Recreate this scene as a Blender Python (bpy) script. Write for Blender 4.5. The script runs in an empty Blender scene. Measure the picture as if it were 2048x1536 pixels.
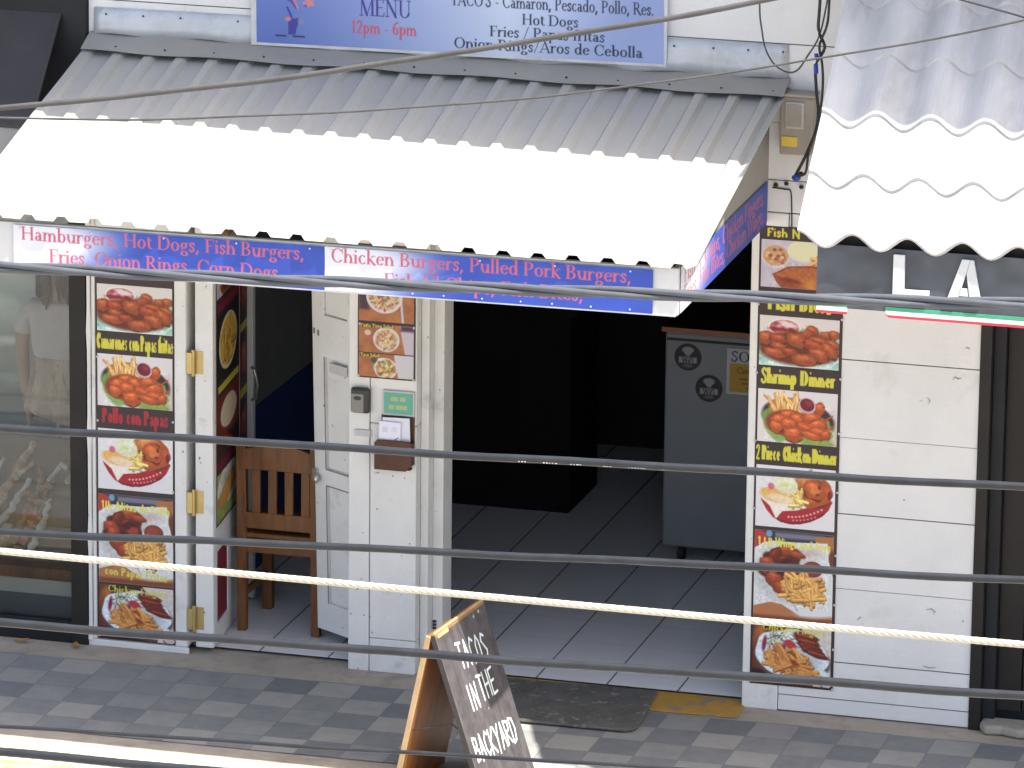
import bpy, bmesh, math, random
import numpy as np
from mathutils import Vector, Matrix
R = math.radians
S = bpy.context.scene
COL = S.collection

# ------------------------------------------------------------------ camera
cam_d = bpy.data.cameras.new('camera'); cam = bpy.data.objects.new('camera', cam_d); COL.objects.link(cam)
PSI, TH, ROLL, F_PX = R(15.51), R(14.79), R(.658), 11357.0
d = Vector((-math.sin(PSI)*math.cos(TH), math.cos(PSI)*math.cos(TH), -math.sin(TH)))
r0 = Vector((math.cos(PSI), math.sin(PSI), 0)); u0 = r0.cross(d)
r_ = math.cos(ROLL)*r0 + math.sin(ROLL)*u0; u_ = -math.sin(ROLL)*r0 + math.cos(ROLL)*u0
M = Matrix((r_, u_, -d)).transposed().to_4x4(); M.translation = Vector((7.05926, -22.79159, 7.60302))
cam.matrix_world = M
cam_d.sensor_width = 36; cam_d.lens = F_PX/2048*36; cam_d.clip_start = .5; cam_d.clip_end = 3000
S.camera = cam

# ------------------------------------------------------------------ light
SUN = Vector((.455, -.13, 1)).normalized()                     # direction towards the sun
w = bpy.data.worlds.new('World'); S.world = w; w.use_nodes = True
nt = w.node_tree; sky = nt.nodes.new('ShaderNodeTexSky'); sky.sky_type = 'NISHITA'; sky.sun_disc = False
sky.dust_density = 4.0; sky.ozone_density = .6; sky.air_density = 1.0; sky.sun_elevation = math.asin(SUN.z); sky.sun_rotation = math.atan2(SUN.x, SUN.y)
nt.links.new(sky.outputs[0], nt.nodes['Background'].inputs[0]); nt.nodes['Background'].inputs[1].default_value = .15
sl = bpy.data.lights.new('sun', 'SUN'); sl.energy = 4.6; sl.angle = R(.5); sl.color = (1, .955, .88)
so = bpy.data.objects.new('sun', sl); COL.objects.link(so); so.rotation_euler = SUN.to_track_quat('Z', 'Y').to_euler(); so.location = (4, -6, 12)
S.view_settings.view_transform = 'Standard'; S.view_settings.look = 'None'; S.view_settings.exposure = 1.42; S.view_settings.gamma = 1
S.cycles.max_bounces = 10; S.cycles.diffuse_bounces = 5; S.cycles.transparent_max_bounces = 12

# ------------------------------------------------------------------ helpers
def lin(c):
    c = np.asarray(c, float)/255.0
    return np.where(c <= .04045, c/12.92, ((c+.055)/1.055)**2.4)

def tag(o, label=None, cat=None, group=None, kind=None):
    if label: o['label'] = label
    if cat: o['category'] = cat
    if group: o['group'] = group
    if kind: o['kind'] = kind
    return o

def thing(name, label, cat, loc=(0, 0, 0), group=None):
    o = bpy.data.objects.new(name, None); COL.objects.link(o); o.location = loc; o.empty_display_size = .1
    return tag(o, label, cat, group)

def adopt(o, parent):
    o.parent = parent; o.matrix_parent_inverse = Matrix.Translation(parent.location).inverted() if parent.type == 'EMPTY' else Matrix.Identity(4)

class MB:
    """collects shapes, then links them as ONE mesh object"""
    def __init__(s): s.v = []; s.f = []; s.m = []
    def add(s, vs, fs, m=0):
        n = len(s.v); s.v += [tuple(p) for p in vs]
        for f in fs: s.f.append([n+i for i in f]); s.m.append(m)
        return s
    def box(s, x0, x1, y0, y1, z0, z1, m=0, mat=None):
        vs = [Vector((x, y, z)) for z in (z0, z1) for y in (y0, y1) for x in (x0, x1)]
        if mat is not None: vs = [mat @ p for p in vs]
        return s.add(vs, [(0, 2, 3, 1), (4, 5, 7, 6), (0, 1, 5, 4), (2, 6, 7, 3), (0, 4, 6, 2), (1, 3, 7, 5)], m)
    def prism(s, pts, a, b, fn, m=0):
        """2D outline pts, swept between offsets a and b; fn(u, v, w) -> point"""
        n = len(pts); vs = [fn(u, v, a) for u, v in pts]+[fn(u, v, b) for u, v in pts]
        return s.add(vs, [list(range(n))[::-1], list(range(n, 2*n))]+[(i, (i+1) % n, n+(i+1) % n, n+i) for i in range(n)], m)
    def tube(s, path, r, seg=8, m=0, cap=True):
        P = [Vector(p) for p in path]; n = len(P); rr = r if hasattr(r, '__len__') else [r]*n
        vs = []; up = Vector((0, 0, 1))
        for i, p in enumerate(P):
            t = (P[min(i+1, n-1)]-P[max(i-1, 0)]).normalized()
            a = up if abs(t.dot(up)) < .95 else Vector((0, 1, 0))
            x = t.cross(a).normalized(); y = x.cross(t)
            vs += [p+(x*math.cos(k*2*math.pi/seg)+y*math.sin(k*2*math.pi/seg))*rr[i] for k in range(seg)]
        fs = [(i*seg+k, i*seg+(k+1) % seg, (i+1)*seg+(k+1) % seg, (i+1)*seg+k) for i in range(n-1) for k in range(seg)]
        if cap: fs += [list(range(seg))[::-1], list(range((n-1)*seg, n*seg))]
        return s.add(vs, fs, m)
    def ball(s, c, rx, ry, rz, m=0, seg=10, ring=7, mat=None):
        c = Vector(c); vs = []
        for i in range(ring+1):
            t = math.pi*i/ring
            for k in range(seg):
                p = Vector((rx*math.sin(t)*math.cos(2*math.pi*k/seg), ry*math.sin(t)*math.sin(2*math.pi*k/seg), rz*math.cos(t)))
                vs.append(c+(mat @ p if mat is not None else p))
        fs = [(i*seg+k, (i+1)*seg+k, (i+1)*seg+(k+1) % seg, i*seg+(k+1) % seg) for i in range(ring) for k in range(seg)]
        return s.add(vs, fs, m)
    def grid(s, nu, nv, fn, m=0, th=None):
        vs = [Vector(fn(i/(nu-1), j/(nv-1))) for j in range(nv) for i in range(nu)]
        return s.add(vs, [(j*nu+i, j*nu+i+1, (j+1)*nu+i+1, (j+1)*nu+i) for j in range(nv-1) for i in range(nu-1)], m)
    def build(s, name, mats, parent=None, bevel=0, smooth=False, solid=0):
        me = bpy.data.meshes.new(name); me.from_pydata([tuple(p) for p in s.v], [], s.f)
        mats = mats if isinstance(mats, (list, tuple)) else [mats]
        for x in mats: me.materials.append(x)
        me.polygons.foreach_set('material_index', s.m)
        if smooth: me.polygons.foreach_set('use_smooth', [True]*len(s.f))
        bm = bmesh.new(); bm.from_mesh(me); bmesh.ops.remove_doubles(bm, verts=bm.verts, dist=1e-6)
        bmesh.ops.recalc_face_normals(bm, faces=bm.faces) if not solid else None
        bm.to_mesh(me); bm.free(); me.update()
        o = bpy.data.objects.new(name, me); COL.objects.link(o)
        if solid:
            k = o.modifiers.new('thickness', 'SOLIDIFY'); k.thickness = solid; k.offset = 0
        if bevel:
            k = o.modifiers.new('bevel', 'BEVEL'); k.width = bevel; k.segments = 2; k.limit_method = 'ANGLE'; k.angle_limit = R(40)
        if parent is not None: adopt(o, parent)
        return o

def dots(name, m, parent, pts, rx, ry, rz, cube=False):
    b_ = MB()
    if cube: b_.box(-rx, rx, -ry, ry, -rz, rz)
    else: b_.ball((0, 0, 0), rx, ry, rz, seg=8, ring=4)
    first = None
    for p in pts:
        if first is None: o = first = b_.build(name, m, parent)
        else: o = first.copy(); COL.objects.link(o)
        o.matrix_basis = Matrix.Translation(p)
def box(name, m, parent, x0, x1, y0, y1, z0, z1, bevel=.003):
    return MB().box(x0, x1, y0, y1, z0, z1).build(name, m, parent, bevel)

# ------------------------------------------------------------------ materials
def mat(name, c, rough=.6, metal=0, var=.12, vs=6.0, bump=0, bs=40, spec=.4, c2=None, t=(.45, .65), ts=5.0, chips=None, stretch=None, cs=30, ct=.71):
    """c: linear base colour; var: mottling; c2: second colour by noise between t; chips: colour of small chips"""
    m = bpy.data.materials.new(name); m.use_nodes = True; n = m.node_tree.nodes; l = m.node_tree.links; b = n['Principled BSDF']
    b.inputs['Roughness'].default_value = rough; b.inputs['Metallic'].default_value = metal; b.inputs['Specular IOR Level'].default_value = spec
    tc = n.new('ShaderNodeTexCoord'); vec = tc.outputs['Object']
    if stretch:
        mp = n.new('ShaderNodeMapping'); mp.inputs['Scale'].default_value = stretch; l.new(vec, mp.inputs[0]); vec = mp.outputs[0]
    def noise(sc, det=5, rg=.6):
        q = n.new('ShaderNodeTexNoise'); q.inputs['Scale'].default_value = sc; q.inputs['Detail'].default_value = det; q.inputs['Roughness'].default_value = rg
        l.new(vec, q.inputs['Vector']); return q.outputs[0]
    def ramp(src, a, bb, ca, cb):
        q = n.new('ShaderNodeValToRGB'); l.new(src, q.inputs[0]); e = q.color_ramp.elements
        e[0].position = a; e[1].position = bb; e[0].color = (*ca, 1); e[1].color = (*cb, 1); return q.outputs[0]
    def mix(f, a, bb, mode='MIX'):
        q = n.new('ShaderNodeMix'); q.data_type = 'RGBA'; q.blend_type = mode
        for s_, v in ((0, f), (6, a), (7, bb)):
            if hasattr(v, 'links'): l.new(v, q.inputs[s_])
            else: q.inputs[s_].default_value = v if s_ == 0 else (*v, 1)
        return q.outputs[2]
    c = tuple(float(x) for x in c)
    col = ramp(noise(vs), .3, .7, tuple(x*(1-var) for x in c), tuple(min(1, x*(1+var)) for x in c))
    if c2 is not None: col = mix(ramp(noise(ts, 6, .65), t[0], t[1], (0, 0, 0), (1, 1, 1)), col, tuple(float(x) for x in c2))
    if chips is not None: col = mix(ramp(noise(cs, 3, .6), ct, ct+.03, (0, 0, 0), (1, 1, 1)), col, tuple(float(x) for x in chips))
    l.new(col, b.inputs['Base Color'])
    if bump:
        q = n.new('ShaderNodeBump'); q.inputs['Strength'].default_value = bump; q.inputs['Distance'].default_value = .01
        l.new(noise(bs, 6), q.inputs['Height']); l.new(q.outputs[0], b.inputs['Normal'])
    return m

def printmat(name, rough=.5, spec=.3):
    m = bpy.data.materials.new(name); m.use_nodes = True; n = m.node_tree.nodes; l = m.node_tree.links; b = n['Principled BSDF']
    a = n.new('ShaderNodeAttribute'); a.attribute_name = 'Col'; l.new(a.outputs[0], b.inputs['Base Color'])
    b.inputs['Roughness'].default_value = rough; b.inputs['Specular IOR Level'].default_value = spec
    return m

WHITE = mat('white_paint', (.66, .65, .63), .6, var=.05, vs=3, c2=(.52, .50, .46), t=(.6, .8), ts=3.5, chips=(.17, .165, .16), cs=26, ct=.745, bump=.25, bs=60)
WHITEC = mat('white_paint_worn', (.66, .65, .62), .6, var=.06, vs=5, c2=(.46, .45, .43), t=(.6, .78), ts=7, chips=(.12, .12, .12), cs=34, ct=.7, bump=.3, bs=50)
GAP = mat('dark_gap', (.05, .047, .045), .9)
AWN = mat('awning_sheet', (.375, .365, .335), .5, metal=.05, var=.05, vs=4, c2=(.335, .33, .315), t=(.4, .7), ts=2.5, stretch=(2.5, .6, .6))
FLASH = mat('zinc_flashing', (.50, .52, .54), .45, metal=.3, var=.1, vs=8, c2=(.4, .41, .42), t=(.5, .7), ts=9, bump=.25, bs=7)
FLASHD = mat('dull_flashing', (.30, .29, .265), .6, metal=.2, var=.06, vs=5, bump=.2, bs=7)
FASC = mat('fascia_paint', (.47, .47, .46), .55, var=.05, bump=.1)
LAROOF = mat('fibre_cement_roof', (.42, .42, .425), .75, var=.12, vs=7, c2=(.30, .295, .295), t=(.5, .72), ts=4, chips=(.36, .12, .10), cs=4, ct=.74, bump=.2, bs=30, stretch=(1.6, .5, .5))
DARK = mat('dark_timber', (.028, .026, .025), .55, var=.2)
DARKB = mat('black_cladding', (.011, .012, .014), .55, var=.25, vs=3, spec=.25)
BROWNDK = mat('dark_brown_frame', (.017, .0145, .013), .55, var=.2, c2=(.03, .026, .023), t=(.6, .8), spec=.25)
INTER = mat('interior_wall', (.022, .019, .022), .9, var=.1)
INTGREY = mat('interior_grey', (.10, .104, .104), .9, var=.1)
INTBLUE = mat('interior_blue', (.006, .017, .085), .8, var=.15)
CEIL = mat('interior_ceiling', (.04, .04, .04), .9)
WOOD = mat('teak', (.165, .066, .017), .5, var=.3, vs=5, c2=(.08, .03, .009), t=(.5, .7), ts=6, stretch=(3, 3, .5))
WOODB = mat('board_wood', (.20, .078, .02), .5, var=.3, vs=4, c2=(.15, .055, .014), t=(.45, .65), ts=5, stretch=(4, 4, .6))
PALEW = mat('pale_wood', (.36, .25, .13), .6, var=.2)
HOLDER = mat('mahogany', (.075, .024, .009), .5, var=.3, vs=9)
BRASS = mat('brass', (.46, .34, .13), .42, metal=.4, var=.15)
STEEL = mat('steel', (.5, .5, .5), .35, metal=.8)
CABLE = mat('grey_black_cable', (.0155, .0175, .021), .5, var=.3, vs=9, spec=.35)
CABLEL = mat('aluminium_cable', (.068, .074, .084), .55, var=.15, vs=12, spec=.3)
MESSENGER = mat('messenger_cable', (.065, .063, .06), .55, var=.2, spec=.3)
STRAND = mat('galvanised_strand', (.46, .42, .32), .6, var=.1, spec=.2)
WIRE = mat('black_wire', (.02, .02, .024), .5)
BLUEP = mat('blue_plastic', (.02, .06, .32), .4)
TANBOX = mat('tan_meter_box', (.30, .265, .215), .55, var=.1)
TANL = mat('pale_meter_window', (.42, .39, .33), .3)
YELLOW = mat('yellow_label', (.65, .47, .06), .5)
LOCK = mat('lockbox_black', (.035, .036, .036), .45)
LOCKG = mat('lockbox_grey', (.20, .20, .175), .4)
PAPER = mat('white_paper', (.68, .69, .76), .8, var=.04)
FRIDGE = mat('grey_enamel', (.18, .195, .21), .5, var=.05)
ORANGE = mat('orange_trim', (.26, .085, .025), .5)
RUBBER = mat('black_rubber', (.02, .02, .02), .7)
RED = mat('red_panel', (.19, .012, .028), .5, var=.1)
GLASSM = bpy.data.materials.new('shop_glass'); GLASSM.use_nodes = True
_n = GLASSM.node_tree.nodes; _l = GLASSM.node_tree.links; _n.remove(_n['Principled BSDF'])
_t = _n.new('ShaderNodeBsdfTransparent'); _t.inputs[0].default_value = (.88, .89, .88, 1); _g = _n.new('ShaderNodeBsdfGlossy'); _g.inputs['Roughness'].default_value = .02
_f = _n.new('ShaderNodeFresnel'); _f.inputs[0].default_value = 1.5; _x = _n.new('ShaderNodeMixShader')
_q = _n.new('ShaderNodeMath'); _q.operation = 'MULTIPLY'; _q.inputs[1].default_value = .85; _l.new(_f.outputs[0], _q.inputs[0]); _l.new(_q.outputs[0], _x.inputs[0]); _l.new(_t.outputs[0], _x.inputs[1]); _l.new(_g.outputs[0], _x.inputs[2]); _l.new(_x.outputs[0], _n['Material Output'].inputs[0])
PRINT = printmat('printed_vinyl'); PRINTM = printmat('chalk_paint', .85, .15)

# ------------------------------------------------------------------ printed surfaces: a fine mesh with one colour per point
rng = np.random.RandomState(4)
def vnoise(x, y, seed):
    r = np.random.RandomState(seed); g = r.rand(64, 64)
    xi = np.floor(x).astype(int); yi = np.floor(y).astype(int); fx = x-xi; fy = y-yi; fx = fx*fx*(3-2*fx); fy = fy*fy*(3-2*fy)
    a = g[xi % 64, yi % 64]; b = g[(xi+1) % 64, yi % 64]; c = g[xi % 64, (yi+1) % 64]; e = g[(xi+1) % 64, (yi+1) % 64]
    return (a*(1-fx)+b*fx)*(1-fy)+(c*(1-fx)+e*fx)*fy

class Canvas:
    """picture printed on a flat panel; units: W wide, H high, y down"""
    def __init__(s, Wu, Hu, wm, hm, bg, res=.0026):
        s.W, s.H, s.wm, s.hm = Wu, Hu, wm, hm; s.nx = max(4, int(wm/res)+1); s.ny = max(4, int(hm/res)+1)
        s.X, s.Y = np.meshgrid(np.linspace(0, Wu, s.nx), np.linspace(0, Hu, s.ny)); s.px = Wu/(s.nx-1); s.py = Hu/(s.ny-1); s.pix = max(s.px, s.py)
        s.A = np.ones((s.ny, s.nx, 3))*np.array(bg, float)
    def win(s, x0, x1, y0, y1):
        i0 = max(0, int(x0/s.px)-2); i1 = min(s.nx, int(x1/s.px)+3); j0 = max(0, int(y0/s.py)-2); j1 = min(s.ny, int(y1/s.py)+3)
        return (slice(j0, j1), slice(i0, i1)) if i1 > i0 and j1 > j0 else None
    def put(s, w_, cov, col):
        c = np.clip(cov, 0, 1)[..., None]; s.A[w_] = s.A[w_]*(1-c)+np.array(col, float)*c
    def rect(s, x0, y0, x1, y1, col, soft=1):
        w_ = s.win(x0, x1, y0, y1)
        if not w_: return
        X, Y = s.X[w_], s.Y[w_]; dd = np.maximum(np.maximum(x0-X, X-x1)/s.px, np.maximum(y0-Y, Y-y1)/s.py)
        s.put(w_, .5-dd/soft, col)
    def ell(s, cx, cy, rx, ry, col, rot=0, soft=1, rough=0, seed=0, alpha=1):
        m = max(rx, ry)*(1.1+rough)+soft*s.pix; w_ = s.win(cx-m, cx+m, cy-m, cy+m)
        if not w_: return
        X, Y = s.X[w_]-cx, s.Y[w_]-cy; a = R(rot); U = X*math.cos(a)+Y*math.sin(a); V = -X*math.sin(a)+Y*math.cos(a)
        k = np.hypot(U/rx, V/ry)
        if rough:
            t = np.arctan2(V/ry, U/rx); rr = np.random.RandomState(seed)
            k = k/(1+rough*sum(rr.uniform(-1, 1)*np.sin(q*t+rr.uniform(0, 6)) for q in (2, 3, 5, 7))/1.6)
        s.put(w_, (.5-(k-1)*min(rx, ry)/s.pix/soft)*alpha if alpha == 1 else np.clip(.5-(k-1)*min(rx, ry)/s.pix/soft, 0, 1)*alpha, col)
    def poly(s, pts, col, soft=1):
        xs = [p[0] for p in pts]; ys = [p[1] for p in pts]; w_ = s.win(min(xs), max(xs), min(ys), max(ys))
        if not w_: return
        cov = 0
        for ox in (-.3, .3):
            for oy in (-.3, .3):
                X, Y = s.X[w_]+ox*s.px, s.Y[w_]+oy*s.py; ins = np.zeros(X.shape, bool); n = len(pts)
                for i in range(n):
                    (x0, y0), (x1, y1) = pts[i], pts[(i+1) % n]
                    if y0 != y1: ins ^= ((y0 > Y) != (y1 > Y)) & (X < (x1-x0)*(Y-y0)/(y1-y0)+x0)
                cov = cov+ins*.25
        s.put(w_, cov, col)
    def seg(s, x0, y0, x1, y1, wd, col, alpha=1):
        m = wd; w_ = s.win(min(x0, x1)-m, max(x0, x1)+m, min(y0, y1)-m, max(y0, y1)+m)
        if not w_: return
        X, Y = s.X[w_], s.Y[w_]; dx, dy = x1-x0, y1-y0; q = np.clip(((X-x0)*dx+(Y-y0)*dy)/(dx*dx+dy*dy+1e-9), 0, 1)
        dd = np.hypot(X-x0-q*dx, Y-y0-q*dy)-wd/2; s.put(w_, np.clip(.5-dd/s.pix, 0, 1)*alpha, col)
    def line(s, pts, wd, col, alpha=1):
        for a, b in zip(pts[:-1], pts[1:]): s.seg(*a, *b, wd, col, alpha)
    def mottle(s, x0, y0, x1, y1, amt, sc, seed=1):
        w_ = s.win(x0, x1, y0, y1)
        n = vnoise(s.X[w_]/sc, s.Y[w_]/sc, seed)*.6+vnoise(s.X[w_]/sc*2.3, s.Y[w_]/sc*2.3, seed+1)*.4
        s.A[w_] *= (1+amt*(n-.5)*2)[..., None]
    def fried(s, cx, cy, rx, ry, rot=0, hue=0, seed=0):
        b = np.array([[178, 74, 30], [206, 82, 28], [214, 120, 48], [120, 34, 18], [170, 60, 26]][hue], float)
        s.ell(cx, cy+ry*.12, rx*1.04, ry*1.04, b*.5, rot, 2, .13, seed); s.ell(cx, cy, rx, ry, b*.86, rot, 2, .14, seed+1)
        s.ell(cx-rx*.1, cy-ry*.25, rx*.68, ry*.5, b*1.06, rot, 4, .2, seed+2); s.ell(cx-rx*.15, cy-ry*.42, rx*.36, ry*.18, np.minimum(b*1.22+14, 255), rot, 3, .3, seed+3)
    def fries(s, n, cx, cy, rx, ry, ln, ang, spread, wd=3, seed=0, base=(226, 156, 66)):
        r = np.random.RandomState(seed); q = []
        for i in range(n):
            t = r.uniform(0, 2*math.pi); k = math.sqrt(r.rand()); q.append((cy+ry*k*math.sin(t), cx+rx*k*math.cos(t)))
        for y, x in sorted(q):
            a = R(ang+r.uniform(-spread, spread)); h = ln*r.uniform(.6, 1.1)/2; c = np.array(base)*r.uniform(.8, 1.12)
            p = (x-h*math.cos(a), y-h*math.sin(a), x+h*math.cos(a), y+h*math.sin(a))
            s.seg(p[0]+.5, p[1]+1.1, p[2]+.5, p[3]+1.1, wd, c*.58); s.seg(*p, wd, c); s.seg(p[0], p[1]-.5, p[2], p[3]-.5, wd*.35, np.minimum(c*1.15+15, 255))
    def build(s, name, o, u, v, parent=None, m=None, bend=None):
        """o: world point of the upper left corner; u, v: unit vectors to the right and down"""
        o, u, v = Vector(o), Vector(u).normalized(), Vector(v).normalized(); a = s.X/s.W*s.wm; b = s.Y/s.H*s.hm
        P = np.stack([o[i]+u[i]*a+v[i]*b for i in range(3)], -1)
        if bend is not None: n = np.array(u.cross(v)); P = P+np.array(n)[None, None]*bend(s.X/s.W, s.Y/s.H)[..., None]
        me = bpy.data.meshes.new(name); N = s.nx*s.ny
        idx = np.arange(N).reshape(s.ny, s.nx); q = np.stack([idx[1:, :-1], idx[1:, 1:], idx[:-1, 1:], idx[:-1, :-1]], -1).reshape(-1)
        nf = len(q)//4; me.vertices.add(N); me.vertices.foreach_set('co', P.reshape(-1).astype(np.float32)); me.loops.add(len(q)); me.loops.foreach_set('vertex_index', q.astype(np.int32))
        me.polygons.add(nf); me.polygons.foreach_set('loop_start', (np.arange(nf)*4).astype(np.int32)); me.update(calc_edges=True)
        at = me.color_attributes.new('Col', 'FLOAT_COLOR', 'POINT'); c = np.ones((N, 4), np.float32); g_ = s.A.mean(-1, keepdims=True); c[:, :3] = lin(np.clip((g_+(s.A-g_)*.82)*.93+9, 0, 255)).reshape(-1, 3); at.data.foreach_set('color', c.reshape(-1))
        me.materials.append(m or PRINT); ob = bpy.data.objects.new(name, me); COL.objects.link(ob)
        if parent is not None: adopt(ob, parent)
        return ob

# ------------------------------------------------------------------ lettering: drawn stroke by stroke
# S stem, L line, O ring, A arc, D right half bowl, P poly-stroke, B bar; h hair / s stem weight; serif feet listed as F
XH = .64
G = {
 'A': (.78, [('L', .06, 0, .39, 1, 'h'), ('L', .39, 1, .70, 0, 's'), ('B', .2, .58, .33)], [(.06, 0), (.70, 0)]),
 'B': (.68, [('S', .14, 0, 1), ('D', .14, 0, .62, .54), ('D', .14, .5, .57, 1)], [(.1, 0), (.1, 1)]),
 'C': (.78, [('A', .44, .5, .40, .52, 42, 318), ('L', .74, .66, .74, .95, 'h')], []),
 'D': (.84, [('S', .14, 0, 1), ('D', .14, 0, .80, 1)], [(.1, 0), (.1, 1)]),
 'E': (.62, [('S', .14, 0, 1), ('B', .1, .56, 0), ('B', .1, .48, .52), ('B', .1, .54, 1), ('L', .56, 0, .58, .22, 'h'), ('L', .54, 1, .55, .8, 'h')], [(.1, 0), (.1, 1)]),
 'F': (.58, [('S', .14, 0, 1), ('B', .1, .44, .52), ('B', .1, .53, 1), ('L', .53, 1, .54, .8, 'h')], [(.14, 0), (.1, 1)]),
 'H': (.86, [('S', .15, 0, 1), ('S', .70, 0, 1), ('B', .15, .7, .52)], [(.15, 0), (.15, 1), (.7, 0), (.7, 1)]),
 'L': (.6, [('S', .14, 0, 1), ('B', .14, .54, 0)], [(.14, 1), (.1, 0)]),
 'M': (1.0, [('L', .14, 0, .16, 1, 'h'), ('L', .16, 1, .5, .04, 's'), ('L', .5, .04, .83, 1, 'h'), ('S', .85, 0, 1)], [(.14, 0), (.85, 0), (.12, 1), (.88, 1)]),
 'N': (.84, [('L', .15, 0, .15, 1, 'h'), ('L', .15, 1, .70, 0, 's'), ('L', .70, 0, .70, 1, 'h')], [(.15, 0), (.12, 1), (.70, 1)]),
 'O': (.86, [('O', .43, .5, .41, .52)], []),
 'P': (.64, [('S', .14, 0, 1), ('D', .14, .44, .60, 1)], [(.14, 0), (.1, 1)]),
 'R': (.74, [('S', .14, 0, 1), ('D', .14, .46, .58, 1), ('L', .32, .5, .68, 0, 's')], [(.14, 0), (.1, 1), (.7, 0)]),
 'S': (.58, [('P', [(.5, .82), (.42, .95), (.26, .98), (.12, .86), (.13, .7), (.28, .56), (.42, .42), (.47, .25), (.38, .06), (.22, .01), (.09, .1), (.07, .22)], 'm')], []),
 'T': (.7, [('S', .35, 0, 1), ('B', .04, .66, 1), ('L', .05, 1, .05, .8, 'h'), ('L', .65, 1, .65, .8, 'h')], [(.35, 0)]),
 'U': (.84, [('S', .16, .3, 1), ('A', .42, .3, .32, .32, 180, 360), ('L', .68, .3, .68, 1, 'h')], [(.16, 1), (.68, 1)]),
 'W': (1.1, [('L', .04, 1, .3, 0, 's'), ('L', .3, 0, .54, 1, 'h'), ('L', .54, 1, .8, 0, 's'), ('L', .8, 0, 1.04, 1, 'h')], [(.04, 1), (1.04, 1)]),
 'a': (.52, [('A', .22, .19, .19, .2, 20, 340), ('S', .38, .02, .44), ('A', .23, .42, .2, .23, 0, 150)], [(.44, 0)]),
 'b': (.6, [('S', .13, .02, 1.05), ('O', .32, .32, .25, .335)], [(.08, 1.05)]),
 'c': (.5, [('A', .28, .32, .26, .335, 45, 315)], []),
 'd': (.6, [('S', .47, 0, 1.05), ('O', .28, .32, .25, .335)], [(.42, 1.05), (.5, 0)]),
 'e': (.52, [('A', .28, .32, .26, .335, 8, 320), ('B', .08, .5, .37)], []),
 'f': (.36, [('S', .16, 0, .85), ('A', .34, .84, .23, .22, 50, 180), ('B', .02, .36, XH)], [(.16, 0)]),
 'g': (.54, [('O', .26, .42, .21, .23), ('O', .27, -.16, .25, .17), ('L', .12, .24, .16, .02, 'h'), ('L', .4, .58, .54, .64, 'h')], []),
 'h': (.62, [('S', .13, 0, 1.05), ('A', .31, .40, .22, .25, 0, 175), ('S', .49, 0, .42)], [(.13, 0), (.08, 1.05), (.49, 0)]),
 'i': (.28, [('S', .14, 0, XH), ('O', .14, .88, .07, .08)], [(.14, 0), (.1, XH)]),
 'k': (.58, [('S', .13, 0, 1.05), ('L', .13, .28, .46, XH, 'h'), ('L', .22, .36, .52, 0, 's')], [(.13, 0), (.08, 1.05), (.52, 0), (.44, XH)]),
 'l': (.28, [('S', .14, 0, 1.05)], [(.14, 0), (.1, 1.05)]),
 'm': (.92, [('S', .13, 0, XH), ('A', .30, .40, .21, .25, 0, 175), ('S', .46, 0, .42), ('A', .63, .40, .21, .25, 0, 175), ('S', .79, 0, .42)], [(.13, 0), (.08, XH), (.46, 0), (.79, 0)]),
 'n': (.62, [('S', .13, 0, XH), ('A', .31, .40, .22, .25, 0, 175), ('S', .49, 0, .42)], [(.13, 0), (.08, XH), (.49, 0)]),
 'o': (.58, [('O', .29, .32, .27, .34)], []),
 'p': (.6, [('S', .13, -.36, XH), ('O', .32, .32, .25, .335)], [(.13, -.36), (.08, XH)]),
 'r': (.44, [('S', .13, 0, XH), ('A', .32, .40, .22, .25, 45, 170)], [(.13, 0), (.08, XH)]),
 's': (.42, [('P', [(.36, .52), (.28, .62), (.15, .61), (.08, .5), (.16, .39), (.28, .29), (.34, .17), (.26, .03), (.14, .02), (.06, .14)], 'm')], []),
 't': (.38, [('S', .16, .16, .84), ('A', .31, .19, .2, .2, 180, 300), ('B', .03, .36, XH)], []),
 'u': (.62, [('S', .13, .24, XH), ('A', .31, .25, .22, .26, 180, 355), ('S', .49, 0, XH)], [(.08, XH), (.44, XH), (.53, 0)]),
 'v': (.54, [('L', .05, XH, .27, 0, 's'), ('L', .27, 0, .49, XH, 'h')], [(.05, XH), (.49, XH)]),
 '1': (.46, [('S', .24, 0, 1), ('L', .1, .84, .24, 1, 'h')], [(.24, 0)]),
 '2': (.54, [('P', [(.08, .76), (.14, .93), (.28, .98), (.42, .88), (.42, .68), (.3, .42), (.09, .06)], 'm'), ('B', .07, .5, .04)], []),
 '6': (.56, [('O', .28, .29, .25, .3), ('P', [(.06, .33), (.1, .62), (.24, .88), (.46, 1.0)], 'm')], []),
 ',': (.28, [('L', .14, .06, .07, -.14, 's')], []), '.': (.26, [('O', .12, .06, .075, .075)], []), '-': (.4, [('B', .07, .33, .34)], []),
 "'": (.2, [('L', .1, 1.02, .09, .8, 's')], []), '/': (.44, [('L', .04, -.08, .4, 1.05, 'h')], []), ' ': (.3, [], []),
}
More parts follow.
